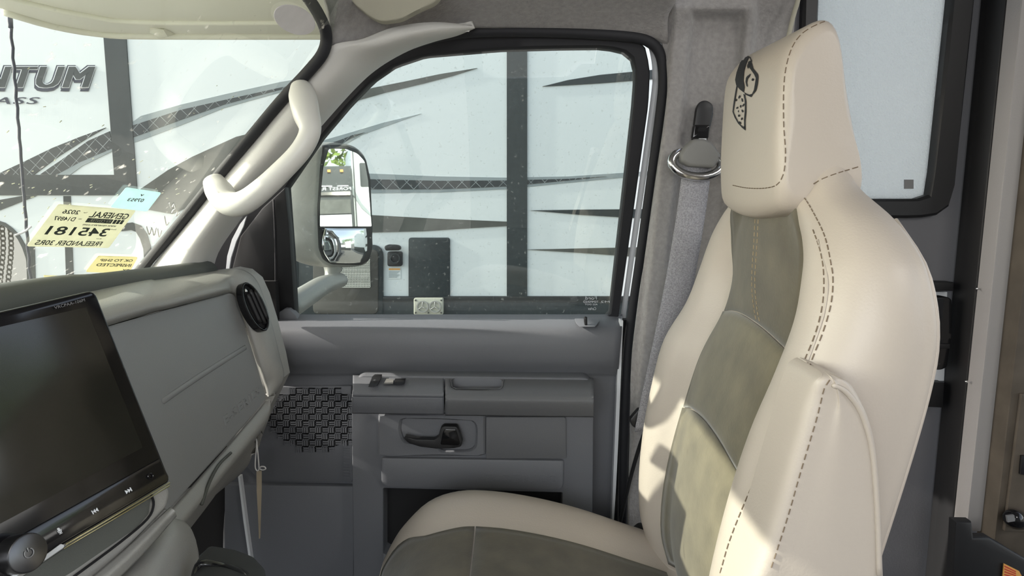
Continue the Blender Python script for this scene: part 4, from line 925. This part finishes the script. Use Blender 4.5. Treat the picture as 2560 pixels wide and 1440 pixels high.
def insert(name, ztop, zbot, m_, lift, nl=18, nz=16):
    rows = []
    for j in range(nz + 1):
        t = j / nz; row = []
        for i in range(nl + 1):
            q = lerp(-1, 1, i / nl); zt = ztop(q); zb = zbot(q); z = lerp(zt, zb, t)
            hw = tab([(.03, .11), (0, .118), (-.03, .132), (-.07, .14), (-.12, .136), (-.2, .142), (-.3, .148), (-.45, .15), (-.58, .135)], z)
            e = min(1.0, min(t, 1 - t) * 10, (1 - abs(q)) * 8)
            row.append(onfront(q * hw, z, lift * (0.35 + 0.65 * math.sqrt(max(0, e)))))
        rows.append(row)
    return grid(name, rows, 1, 1, m_, S, 0.006)
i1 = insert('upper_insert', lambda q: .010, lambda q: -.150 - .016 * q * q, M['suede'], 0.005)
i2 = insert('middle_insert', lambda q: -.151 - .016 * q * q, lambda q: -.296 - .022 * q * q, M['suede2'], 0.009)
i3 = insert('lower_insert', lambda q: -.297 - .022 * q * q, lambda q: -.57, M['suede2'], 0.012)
# headrest
HP_ = [(.285, -.004), (.279, .025), (.2775, .075), (.279, .124), (.286, .151), (.306, .174), (.324, .178), (.335, .160), (.347, .110), (.358, .065), (.367, .028), (.366, .000), (.338, -.014), (.305, -.014)]
HCX, HCZ = .322, .08
rows = []
HL, HRr = 0.132, 0.022
qs = [-1, -.995, -.97, -.93, -.88, -.82, -.7, -.4, 0, .4, .7, .82, .88, .93, .97, .995, 1]
for q in qs:
    l = q * HL; e = max(0.0, (abs(l) - (HL - HRr)) / HRr); ins = HRr * (1 - math.sqrt(max(0.0, 1 - e * e))) * 0.8
    sag = -0.012 * math.cos(q * math.pi / 2); bul = 0.006 * (1 - q * q); row = []
    for x, z in HP_:
        dx, dz = HCX - x, HCZ - z; dn = math.hypot(dx, dz)
        X = x + dx / dn * ins * (0.9 if x < HCX else 0.6) - (bul if x < .30 else 0); Z = z + dz / dn * ins
        row.append(W(X + .007 + .085 * l, SY + l, Z + 0.020 * (q + 1) / 2 * (1 if z > .1 else 0) + (sag if z < 0.0 else 0)))
    rows.append(row)
hr = grid('headrest', rows, 4, 2, M['beige'], S, closed_u=True, cap=True)
ht = bvh(hr); at_all = bvh(hr, bk)
def stitch(name, pts, tree, m_, parent, **k):
    Q = cr([Vector((x, y)) for x, y in pts], 6); P = []
    for q in Q:
        p = proj(tree, q.x, q.y, 0.0004)
        if p is None: continue
        if P and (p - P[-1]).length > 0.03: continue
        P.append(p)
    if len(P) > 2: return dashes(name, P, m_, parent, **k)
stitch('stitching', [(2068, 52), (2030, 68), (1998, 92), (1976, 130), (1963, 185), (1959, 250), (1960, 320), (1964, 380), (1960, 430), (1945, 460), (1915, 470), (1870, 470), (1832, 463)], ht, M['thread'], hr, r=0.0004)
stitch('stitching', [(2162, 412), (2110, 428), (2060, 446), (2015, 470)], at_all, M['thread'], bk, r=0.0004)
stitch('stitching', [(2005, 485), (2030, 525), (2062, 590), (2078, 660), (2083, 700), (2078, 760), (2058, 830), (2030, 900), (2000, 990), (1970, 1060), (1930, 1150), (1890, 1240), (1850, 1340), (1815, 1436)], bt, M['thread'], bk, r=0.00045)
stitch('stitching', [(2033, 575), (2052, 630), (2060, 690), (2057, 760), (2040, 830), (2012, 900), (1985, 965), (1950, 1050), (1905, 1160), (1865, 1250), (1825, 1350), (1800, 1436)], bt, M['thread'], bk, r=0.00045)
P = [proj(bt, x, y, 0.0) for x, y in ((2045, 600), (2068, 690), (2063, 770), (2035, 860), (1990, 980), (1940, 1100), (1880, 1240), (1830, 1370), (1806, 1436))]
P = [p for p in P if p]; tube('welt', P, 0.0012, M['beige'], bk, 6, 4)
it = bvh(i1)
for dx in (-4, 4):
    stitch('stitching', [(1894 + dx, 516), (1890 + dx, 600), (1884 + dx, 700), (1888 + dx, 760), (1897 + dx, 812)], it, M['thread2'], i1, r=0.00045, dash=0.005)
# piping down the rear edge of the near side
P = []
for k in range(14):
    z = lerp(-.02, -.50, k / 13); w_, c, r = tab(TW, z), tab(TX, z), tab(TR_, z); l = -(w_ - .010); P.append(W(lerp(c, r, .90) + .045 * l, SY + l - .001, z))
tube('piping', P, 0.0022, M['beige'], bk, 8, 3)
# embroidered emblem on the headrest
def cpx(pts): return [(1560 + x / 2.56, y / 2.56) for x, y in pts]
em_parts = []
def emb(pts):
    bm = bmesh.new(); f = bm.faces.new([bm.verts.new((x, y, 0)) for x, y in cpx(pts)]); bmesh.ops.triangulate(bm, faces=[f])
    bmesh.ops.subdivide_edges(bm, edges=bm.edges[:], cuts=3, use_grid_fill=True); bm.verts.index_update()
    P = [proj(ht, v.co.x, v.co.y, 0.0009) for v in bm.verts]
    Fm = [tuple(v.index for v in q.verts) for q in bm.faces if all(P[v.index] is not None for v in q.verts)]; bm.free()
    used = sorted({i for f in Fm for i in f}); ix = {i: k for k, i in enumerate(used)}
    if Fm: link('emblem_patch', [P[i] for i in used], [tuple(ix[i] for i in f) for f in Fm], M['ink'], hr, False)
emb([(792, 358), (768, 372), (745, 405), (724, 465), (715, 512), (722, 545), (745, 572), (770, 592), (775, 560), (768, 515), (772, 455), (786, 405), (800, 372)])
emb([(792, 358), (812, 368), (822, 395), (818, 400), (808, 376), (796, 364)])
emb([(816, 392), (822, 410), (832, 440), (848, 458), (862, 478), (864, 500), (858, 545), (850, 580), (832, 600), (822, 604), (836, 575), (842, 540), (848, 500), (838, 478), (824, 458), (810, 440), (800, 420), (796, 400), (808, 392)])
emb([(770, 588), (790, 600), (806, 606), (832, 598), (818, 622), (800, 614), (782, 606)])
emb([(784, 500), (792, 488), (806, 478), (816, 470), (808, 488), (796, 504), (790, 530), (796, 556), (788, 550), (782, 524)])
emb([(826, 500), (836, 506), (830, 520), (820, 514)])
emb([(800, 398), (812, 405), (806, 432), (796, 440), (790, 425)])
emb([(724, 548), (716, 590), (706, 650), (698, 716), (703, 720), (712, 660), (722, 600), (730, 552)])
emb([(698, 714), (712, 752), (734, 790), (760, 818), (782, 836), (780, 800), (770, 812), (752, 800), (736, 782), (718, 748), (704, 714)])
emb([(778, 606), (786, 650), (786, 720), (780, 780), (782, 836), (774, 815), (772, 770), (778, 700), (776, 640), (768, 600)])
for cx_, cy_, rx_, ry_, ro in ((722, 640, 4, 9, .2), (742, 620, 5, 12, .4), (760, 640, 4, 14, -.2), (728, 690, 5, 8, .5), (750, 680, 4, 9, .1), (762, 710, 5, 10, -.3), (740, 740, 6, 8, .3), (758, 760, 5, 9, .4), (736, 712, 3, 7, .1), (768, 672, 4, 12, .5), (745, 785, 6, 10, -.5)):
    emb(ell(cx_, cy_, rx_, ry_, 8, 0, ro))
# armrest folded up beside the near bolster
ast = [(939, 2074, 2080, .030), (940, 2069, 2088, .010), (946, 2058, 2104, .002), (960, 2044, 2130, 0), (1000, 2029, 2162, 0), (1050, 2014, 2185, 0), (1110, 1997, 2201, 0), (1190, 1973, 2211, 0), (1290, 1944, 2217, 0), (1400, 1908, 2221, 0), (1520, 1862, 2225, 0), (1660, 1812, 2228, 0)]
rows = []
for y, xl, xr, pb in ast:
    a_, b_ = at(xl, y, .492), at(xr, y, .492); wd = b_.x - a_.x; r_ = min(.013, wd * .3); Yf, Yb = .492 + pb, .550
    prf = [(0, Yb), (0, Yf + r_ * 1.6), (r_ * .12, Yf + r_ * .55), (r_ * .55, Yf + r_ * .12), (r_ * 1.6, Yf), (wd * .5, Yf - .002), (wd - r_ * 1.2, Yf), (wd - r_ * .5, Yf + r_ * .12), (wd - r_ * .12, Yf + r_ * .5), (wd, Yf + r_ * 1.2), (wd, Yb)]
    rows.append([Vector((a_.x + q, Y, a_.z)) for q, Y in prf])
am = grid('armrest', rows, 4, 4, M['beige'], S)
amt = bvh(am)
P = [proj(amt, x, y, 0.0008) for x, y in ((2082, 962), (2112, 978), (2146, 1022), (2168, 1080), (2180, 1140), (2187, 1220), (2192, 1310), (2195, 1436))]
P = [p for p in P if p]; tube('piping', P, 0.0022, M['beige'], am, 8, 5)
stitch('stitching', [(2074, 950), (2060, 972), (2052, 1005), (2040, 1052), (2022, 1112), (1998, 1192), (1970, 1290), (1936, 1395), (1922, 1436)], amt, M['thread'], am, r=0.0004, dash=0.005)
# seat cushion
CZt = [(-.215, -.60), (-.19, -.552), (-.15, -.507), (-.11, -.488), (-.066, -.482), (.013, -.490), (.106, -.512), (.18, -.537), (.25, -.562), (.30, -.585)]
def csec(X):
    t = tab(CZt, X); wd = tab([(-.215, .20), (-.18, .235), (-.1, .255), (.3, .25)], X); b = -.68
    half = [(0, t - .028), (.09, t - .028), (.13, t - .022), (.165, t - .006), (.195, t), (wd - .03, t - .008), (wd - .006, t - .035), (wd, t - .07), (wd - .004, b + .03), (wd - .03, b), (0, b)]
    full = half + [(-l, z) for l, z in reversed(half[1:-1])]
    return [W(X, SY + l, max(z, b)) for l, z in full]
cu = grid('cushion', [csec(x) for x in (-.215, -.20, -.18, -.14, -.09, -.03, .04, .11, .18, .24, .30)], 4, 4, M['beige'], S, closed_u=True, cap=True)
cut = bvh(cu)
def ontop(X, l, lift):
    h = cut.ray_cast(W(X, SY + l, 0.2), Vector((0, 0, -1)))
    return (h[0] if h[0] is not None else W(X, SY + l, tab(CZt, X) - .03)) + Vector((0, 0, lift))
def cins(name, x0, x1, hwf):
    rows = []
    for j in range(17):
        X = lerp(x0, x1, j / 16); hw = hwf(X); row = []
        for i in range(17):
            q = lerp(-1, 1, i / 16); e = min(1, (1 - abs(q)) * 8, j * .5 + .1 if name.startswith('rear') else 1, (16 - j) * .5 + .1 if name.startswith('front') else 1)
            row.append(ontop(X, q * hw, 0.001 + 0.004 * math.sqrt(max(0, e))))
        rows.append(row)
    return grid(name, rows, 1, 1, M['suede'], S, 0.006)
hwf = lambda X: tab([(-.21, .165), (-.17, .152), (-.13, .128), (-.06, .13), (.3, .13)], X)
ci = cins('front_cushion_insert', -.212, -.058, hwf)
c2 = cins('rear_cushion_insert', -.056, .28, hwf)
wbox('seat_base', -.12, .22, SY - .18, SY + .18, -1.05, -.68, M['black'], S, 0.02)
bl_ = thing('seat_belt_buckle', 'black seat belt stalk tucked beside the cushion near the pillar', 'buckle', W(.23, 1.06, -.60))
pplate('stalk', rp([(1582, 1330), (1600, 1316), (1622, 1318), (1640, 1345), (1640, 1380), (1590, 1380)], 6), 1.062, 0.014, M['black'], bl_, 0.004)
# coach roof and driver side of the cab (out of view, they shade the interior)
rf = wbox('ceiling_coach', 0.30, 2.6, -0.95, 1.46, 0.98, 1.02, M['jamb']); tag(rf, 'pale coach ceiling', 'ceiling', kind='structure')
LO = [W(-0.25, -0.9, 0.98), W(2.6, -0.9, 0.98), W(2.6, -0.9, -1.05), W(-0.25, -0.9, -1.05)]
LI = [W(-0.15, -0.9, 0.27), W(0.42, -0.9, 0.27), W(0.42, -0.9, -0.24), W(-0.15, -0.9, -0.24)]
wv = [p + Vector((0, d, 0)) for d in (0, -0.04) for p in LO + LI]
wf = []
for i in range(4):
    j = (i + 1) % 4
    wf += [(i, j, 4 + j, 4 + i), (8 + i, 12 + i, 12 + j, 8 + j), (4 + i, 4 + j, 12 + j, 12 + i), (i, 8 + i, 8 + j, j)]
wlf = link('wall_left', wv, wf, M['jamb'], None, False); tag(wlf, 'pale driver side wall with window opening', 'wall', kind='structure')
bh = link('bulkhead', [], [], None) if False else wbox('wall_over', 0.28, 0.30, -0.95, 1.46, 0.42, 0.98, M['jamb']); tag(bh, 'pale panel above the cab opening', 'wall', kind='structure')
# ================================================================== wing mirror outside
MI = thing('wing_mirror', 'silver grey wing mirror with two glasses outside the passenger window', 'mirror', at(780, 760, 1.45))
MC = at(862, 515, 1.62); MNn = Vector((0.80, -0.60, 0.02)).normalized(); MH = Vector((0, 0, 1)).cross(MNn).normalized()
def mp(px, py, l=0.0): return hit(px, py, MC + MNn * l, MNn)
shell = [(808, 362), (860, 362), (895, 372), (918, 398), (926, 450), (931, 560), (934, 620), (926, 650), (905, 664), (830, 662), (808, 650), (797, 620), (795, 520), (802, 420)]
fp = [mp(x, y) for x, y in rp(shell, 8)]
plate('bezel', fp, -MNn * 0.02, M['black'], MI, 0.006, 3)
# bulbous back shell lofted forward from the bezel
cen = sum(fp, Vector()) / len(fp); rows = []
for k, (f, dx) in enumerate(((1.02, -0.004), (1.03, -0.03), (1.0, -0.062), (0.92, -0.088), (0.74, -0.102), (0.40, -0.108))):
    rows.append([cen + (mp(*p) - cen) * f + Vector((dx * 0.98, dx * 0.08, 0)) for p in loopres(shell, 32, (862, 515))])
grid('housing', rows, 3, 4, M['silver'], MI, closed_u=True, cap=True)
plate('main_glass', [mp(x, y, 0.0012) for x, y in rp([(822, 372), (864, 372), (894, 384), (912, 404), (920, 450), (929, 566), (800, 566), (800, 510), (808, 420)], [6, 8, 8, 8, 4, 3, 2, 4, 6])], -MNn * 0.002, M['mirror'], MI)
# convex lower glass
lo_ = [[(812, 570), (845, 571), (880, 571), (915, 571)], [(806, 600), (843, 600), (880, 600), (918, 600)], [(808, 630), (844, 632), (880, 632), (916, 632)], [(826, 656), (850, 658), (880, 658), (900, 656)]]
rows = []
for j, r in enumerate(lo_):
    rows.append([mp(x, y, 0.002 + 0.012 * (1 - ((i - 1.5) / 1.6) ** 2) * (1 - ((j - 1.5) / 1.6) ** 2)) for i, (x, y) in enumerate(r)])
grid('convex_glass', rows, 5, 5, M['mirror'], MI, 0.001)
tube('arm', [at(850, 700, 1.60), at(810, 712, 1.52), at(765, 740, 1.42), at(715, 772, 1.33)], [0.022, 0.026, 0.028, 0.030], M['silver'], MI, 12, 5, flat=((0, 0, 1), 0.85))
tube('pivot', [at(828, 716, 1.60), at(830, 690, 1.61), at(833, 668, 1.62)], [0.026, 0.018, 0.024], M['silver'], MI, 12, 4)
# ================================================================== antenna
an = thing('antenna', 'thin black wavy antenna mast standing outside the windshield', 'antenna', at(78, 720, 1.32))
tube('mast', [at(x + 1.5 * math.sin(y * 0.12), y, 1.32) for x, y in [(lerp(27, 78, k / 26), lerp(70, 720, k / 26)) for k in range(27)]], 0.0030, M['navy'], an, 8, 2)
tube('tip', [at(27, 70, 1.32), at(25, 50, 1.32), at(24, 28, 1.32)], [0.0042, 0.0048, 0.0046], M['navy'], an, 8, 3)
# ================================================================== stickers on the windshield
def sticker(name, pts, mt, label, cat):
    o = plate(name, [ws(*p, 0.003) for p in rp(pts, 5, 3)], -WN * 0.0008, mt, None); tag(o, label, cat); return o
def mirrored(body, bl, br, tr_, tl, par, m_='print'):   # quad given as it appears: the word reads right to left
    text('printing', body, [ws(*p, 0.0042) for p in (br, bl, tl, tr_)], M[m_], par, 0.0, 0.0, 0.018)
def sk(x, y, A, B, C, E):       # unit square to the sticker outline: A top-left, B top-right, C bottom-right, E bottom-left
    t = [lerp(A[i], B[i], x) for i in (0, 1)]; b = [lerp(E[i], C[i], x) for i in (0, 1)]
    return (lerp(t[0], b[0], y), lerp(t[1], b[1], y))
SA = [(146, 511), (340, 526), (272, 620), (67, 616)]
st = sticker('stock_sticker', SA, M['paper'], 'cream dealer stock sticker with large number in the windshield corner', 'sticker')
def pr_(body, x0, y0, x1, y1): mirrored(body, sk(x0, y1, *SA), sk(x1, y1, *SA), sk(x1, y0, *SA), sk(x0, y0, *SA), st)
pr_('GENERAL', .48, .10, .965, .25); pr_('2026', .12, .10, .33, .20); pr_('D14897', .07, .27, .34, .37); pr_('345181', .10, .50, .86, .71)
pr_('FREELANDER 30RS', .07, .84, .88, .96); pr_('www.generalrv.com', .48, .40, .90, .47)
plate('printed_bar', [ws(*sk(x, y, *SA), 0.0041) for x, y in ((.49, .275), (.81, .275), (.81, .375), (.49, .375))], -WN * 0.0006, M['print'], st)
text('printing', 'RV CENTER', [ws(*sk(x, y, *SA), 0.0052) for x, y in ((.79, .36), (.53, .36), (.53, .29), (.79, .29))], M['paper'], st)
for k in range(3):
    plate('printed_bar', [ws(*sk(x, y, *SA), 0.0041) for x, y in ((.83 + k * .045, .275), (.86 + k * .045, .275), (.86 + k * .045, .375), (.83 + k * .045, .375))], -WN * 0.0006, M['print'], st)
pr_('Model', .77, .755, .83, .78); pr_('Stock', .86, .50, .93, .53); pr_('Year', .38, .13, .43, .16); pr_('VIN', .38, .29, .42, .32)
SB = [(316, 469), (404, 482), (368, 529), (276, 518)]
sb = sticker('note_sticker', SB, M['paper_b'], 'pale blue handwritten note sticker above the stock sticker', 'sticker')
mirrored('07953', sk(.28, .62, *SB), sk(.70, .58, *SB), sk(.70, .40, *SB), sk(.28, .46, *SB), sb)
mirrored('v', sk(.50, .30, *SB), sk(.60, .30, *SB), sk(.60, .20, *SB), sk(.50, .20, *SB), sb)
SD = [(246, 640), (345, 643), (322, 684), (214, 680)]
sd_ = sticker('inspection_sticker', SD, M['paper_y'], 'yellow inspection sticker low in the windshield corner', 'sticker')
mirrored('OK TO SHIP', sk(.12, .33, *SD), sk(.92, .30, *SD), sk(.92, .14, *SD), sk(.12, .17, *SD), sd_)
mirrored('INSPECTED', sk(.12, .62, *SD), sk(.95, .60, *SD), sk(.95, .42, *SD), sk(.12, .44, *SD), sd_)
mirrored('BY', sk(.80, .88, *SD), sk(.96, .88, *SD), sk(.96, .74, *SD), sk(.80, .74, *SD), sd_)
wn = plate('yellow_label', [ws(*p, -0.02) for p in ((110, 689), (144, 690), (144, 700), (112, 700))], -WN * 0.001, M['paper_y']); tag(wn, 'small yellow label at the foot of the windshield', 'label')
ov = plate('oval_sticker', [ws(x, y, 0.003) for x, y in ell(737, 50, 54, 34, 40, 0, math.radians(22))], -WN * 0.0008, M['oval']); tag(ov, 'grey oval film sticker in the top corner of the windshield', 'sticker')
wr = thing('window_writing', 'white marker scribbles on the windshield beside the pillar', 'writing', ws(400, 590))
for seg in ([(424, 508), (430, 520), (436, 510), (440, 524)], [(430, 532), (436, 524), (444, 530), (440, 540), (450, 532)], [(411, 540), (416, 562), (422, 556)], [(366, 566), (373, 586), (379, 570), (385, 588), (390, 570)], [(394, 572), (398, 592), (404, 576)], [(38, 588), (60, 580), (78, 566)]):
    tube('stroke', [ws(x, y, 0.001) for x, y in seg], 0.0011, M['marker'], wr, 6, 4)
# splinters and dirt scratches on the outside of the glass
sc_ = thing('glass_scratches', 'pale straw splinters stuck to the dusty windshield', 'debris', ws(300, 430))
for k in range(70):
    x, y = random.uniform(0, 470), random.uniform(395, 560)
    if random.random() < 0.25: x, y = random.uniform(10, 640), random.uniform(120, 600)
    if x > 820 - y * 0.72: continue
    a = random.gauss(-0.55, 0.25); l = random.uniform(2, 9)
    tube('splinter', [ws(x, y, -0.002), ws(x + l * math.cos(a), y + l * math.sin(a), -0.002)], 0.0005, M['paper'], sc_, 4, 1)
# ================================================================== coach behind the seat
wx0 = 0.46
wl = wbox('wall_right', wx0, 2.3, 1.42, 1.46, -1.05, 0.9, M['wall']) if False else None
WYc = 1.42
def cw(x, y): return at(x, y, WYc)
win_o = [(2020, -260), (2470, -260), (2440, 0), (2390, 470), (2378, 515), (2340, 541), (2290, 545), (1990, 545)]
win_i = [(2058, -225), (2405, -225), (2381, 0), (2331, 470), (2326, 488), (2312, 496), (2290, 497), (2030, 497)]
cgw = (2200, 140)
oo, ii = loopres(rp(win_o, [20, 20, 0, 8, 8, 8, 0, 30]), 72, cgw), loopres(rp(win_i, [10, 10, 0, 3, 3, 3, 0, 14]), 72, cgw)
hole = [tuple((a + b) / 2 for a, b in zip(p, q)) for p, q in zip(oo, ii)]
wallo = loopres([(1880, -700), (2700, -700), (2700, 2200), (1700, 2200)], 72, cgw)
wallr = ring('wall_right', wallo, hole, cw, (0, 0.03, 0), M['wall'])
tag(wallr, 'dark grey coach side wall behind the seat', 'wall', kind='structure')
W3 = thing('window_3', 'frosted coach window with rounded black frame behind the headrest', 'window', cw(2200, 540), kind='structure')
ring('frame', oo, ii, lambda x, y: at(x, y, WYc - 0.02), (0, 0.03, 0), M['black'], W3, 0.006)
plate('pane', [at(x, y, WYc + 0.004) for x, y in hole], (0, 0.004, 0), M['frost'], W3)
pplate('pane_label', rect(2262, 449, 2284, 472), WYc - 0.002, 0.003, M['icon2'], W3)
po = thing('slide_post', 'black vertical slide-out trim post beside the frosted window', 'post', at(2380, 1440, 1.36))
def vbar(name, xt, xb, wt, Y, mt, par, y0=-400, y1=1900):
    X0, X1 = at(xt, 0, Y).x, at(xt + wt, 0, Y).x
    z0, z1 = at(2400, y1, Y).z, at(2400, y0, Y).z
    return plate(name, [Vector((X0, Y, z0)), Vector((X1, Y, z0)), Vector((X1, Y, z1)), Vector((X0, Y, z1))], (0, 0.05, 0), mt, par, 0.004)
vbar('rubber_strip', 2496, 0, 20, 1.36, M['black'], po)
vbar('post_profile', 2514, 0, 40, 1.34, M['black'], po)
tube('screw', [at(2442, 722, 1.333), at(2444, 722, 1.33)], 0.003, M['chrome'], po, 8, 1)
tube('screw', [at(2415, 954, 1.333), at(2417, 954, 1.33)], 0.003, M['chrome'], po, 8, 1)
bx = thing('control_box', 'black wall box with a small red indicator light behind the seat', 'control box', at(2370, 930, 1.39))
hb = pplate('crossbar', [(2290, 704), (2386, 706), (2385, 728), (2290, 727)], 1.385, 0.03, M['black'], bx, 0.003)
pplate('crossbar', [(2270, 952), (2362, 958), (2358, 1020), (2270, 1016)], 1.385, 0.03, M['black'], bx, 0.003)
pplate('back_plate', [(2280, 730), (2368, 730), (2360, 952), (2270, 952)], 1.41, 0.008, M['white'], bx)
pplate('box_body', rp([(2270, 744), (2370, 742), (2382, 748), (2378, 840), (2370, 918), (2356, 926), (2270, 926)], 8), 1.372, 0.035, M['blackg'], bx, 0.006)
pplate('box_rail', [(2270, 858), (2376, 860), (2375, 872), (2270, 870)], 1.368, 0.01, M['black'], bx, 0.002)
tube('indicator', [at(2336, 907, 1.37), at(2340, 907, 1.365)], 0.003, M['led'], bx, 8, 1)
def jx(y): return tab([(0, 2552), (600, 2486), (1010, 2434), (1300, 2402), (1500, 2380)], y)
jb = vbar('trim_6', 2556, 0, 92, 1.30, M['jamb'], None, -300, 1330)
tag(jb, 'pale grey upright jamb between the black post and the cabinet', 'jamb', kind='structure')
cb = thing('wood_cabinet', 'brown laminate cabinet at the right edge with a black knob', 'cabinet', at(2540, 1400, 1.24))
vbar('cabinet_side', 2638, 0, 200, 1.26, M['wood'], cb, -300, 1420)
pplate('door_panel', rp([(2555, 985), (2720, 990), (2720, 1330), (2512, 1330)], 4), 1.252, 0.012, M['wood'], cb, 0.003)
pplate('switch_slot', [(2556, 1140), (2580, 1140), (2575, 1190), (2552, 1186)], 1.246, 0.006, M['black'], cb, 0.001)
kb = tube('knob', [at(2545, 1300, 1.25), at(2538, 1298, 1.23), at(2530, 1294, 1.215)], [0.020, 0.020, 0.016], M['blackg'], cb, 16, 3)
pplate('knob_mark', [(2517, 1290), (2536, 1288), (2538, 1303), (2520, 1306)], 1.200, 0.004, M['icon2'], kb)
lc = thing('black_counter', 'black console ledge at the bottom right corner', 'console', at(2530, 1500, 1.1))
pplate('ledge', [(2390, 1305), (2432, 1306), (2436, 1345), (2475, 1345), (2600, 1420), (2640, 1700), (2370, 1700)], 1.17, 0.02, M['black'], lc, 0.006)
ls = pplate('counter_sticker', [(2510, 1409), (2548, 1428), (2560, 1450), (2506, 1450)], 1.166, 0.002, M['orange']); tag(ls, 'small orange and red sunburst sticker on the black ledge', 'sticker')
for k in range(5):
    pplate('ray', [(2512, 1414 + k * 7), (2540, 1428 + k * 5), (2540, 1431 + k * 5), (2511, 1417 + k * 7)], 1.1655, 0.001, M['red'], ls)
print('SCENE OK', len(bpy.data.objects))
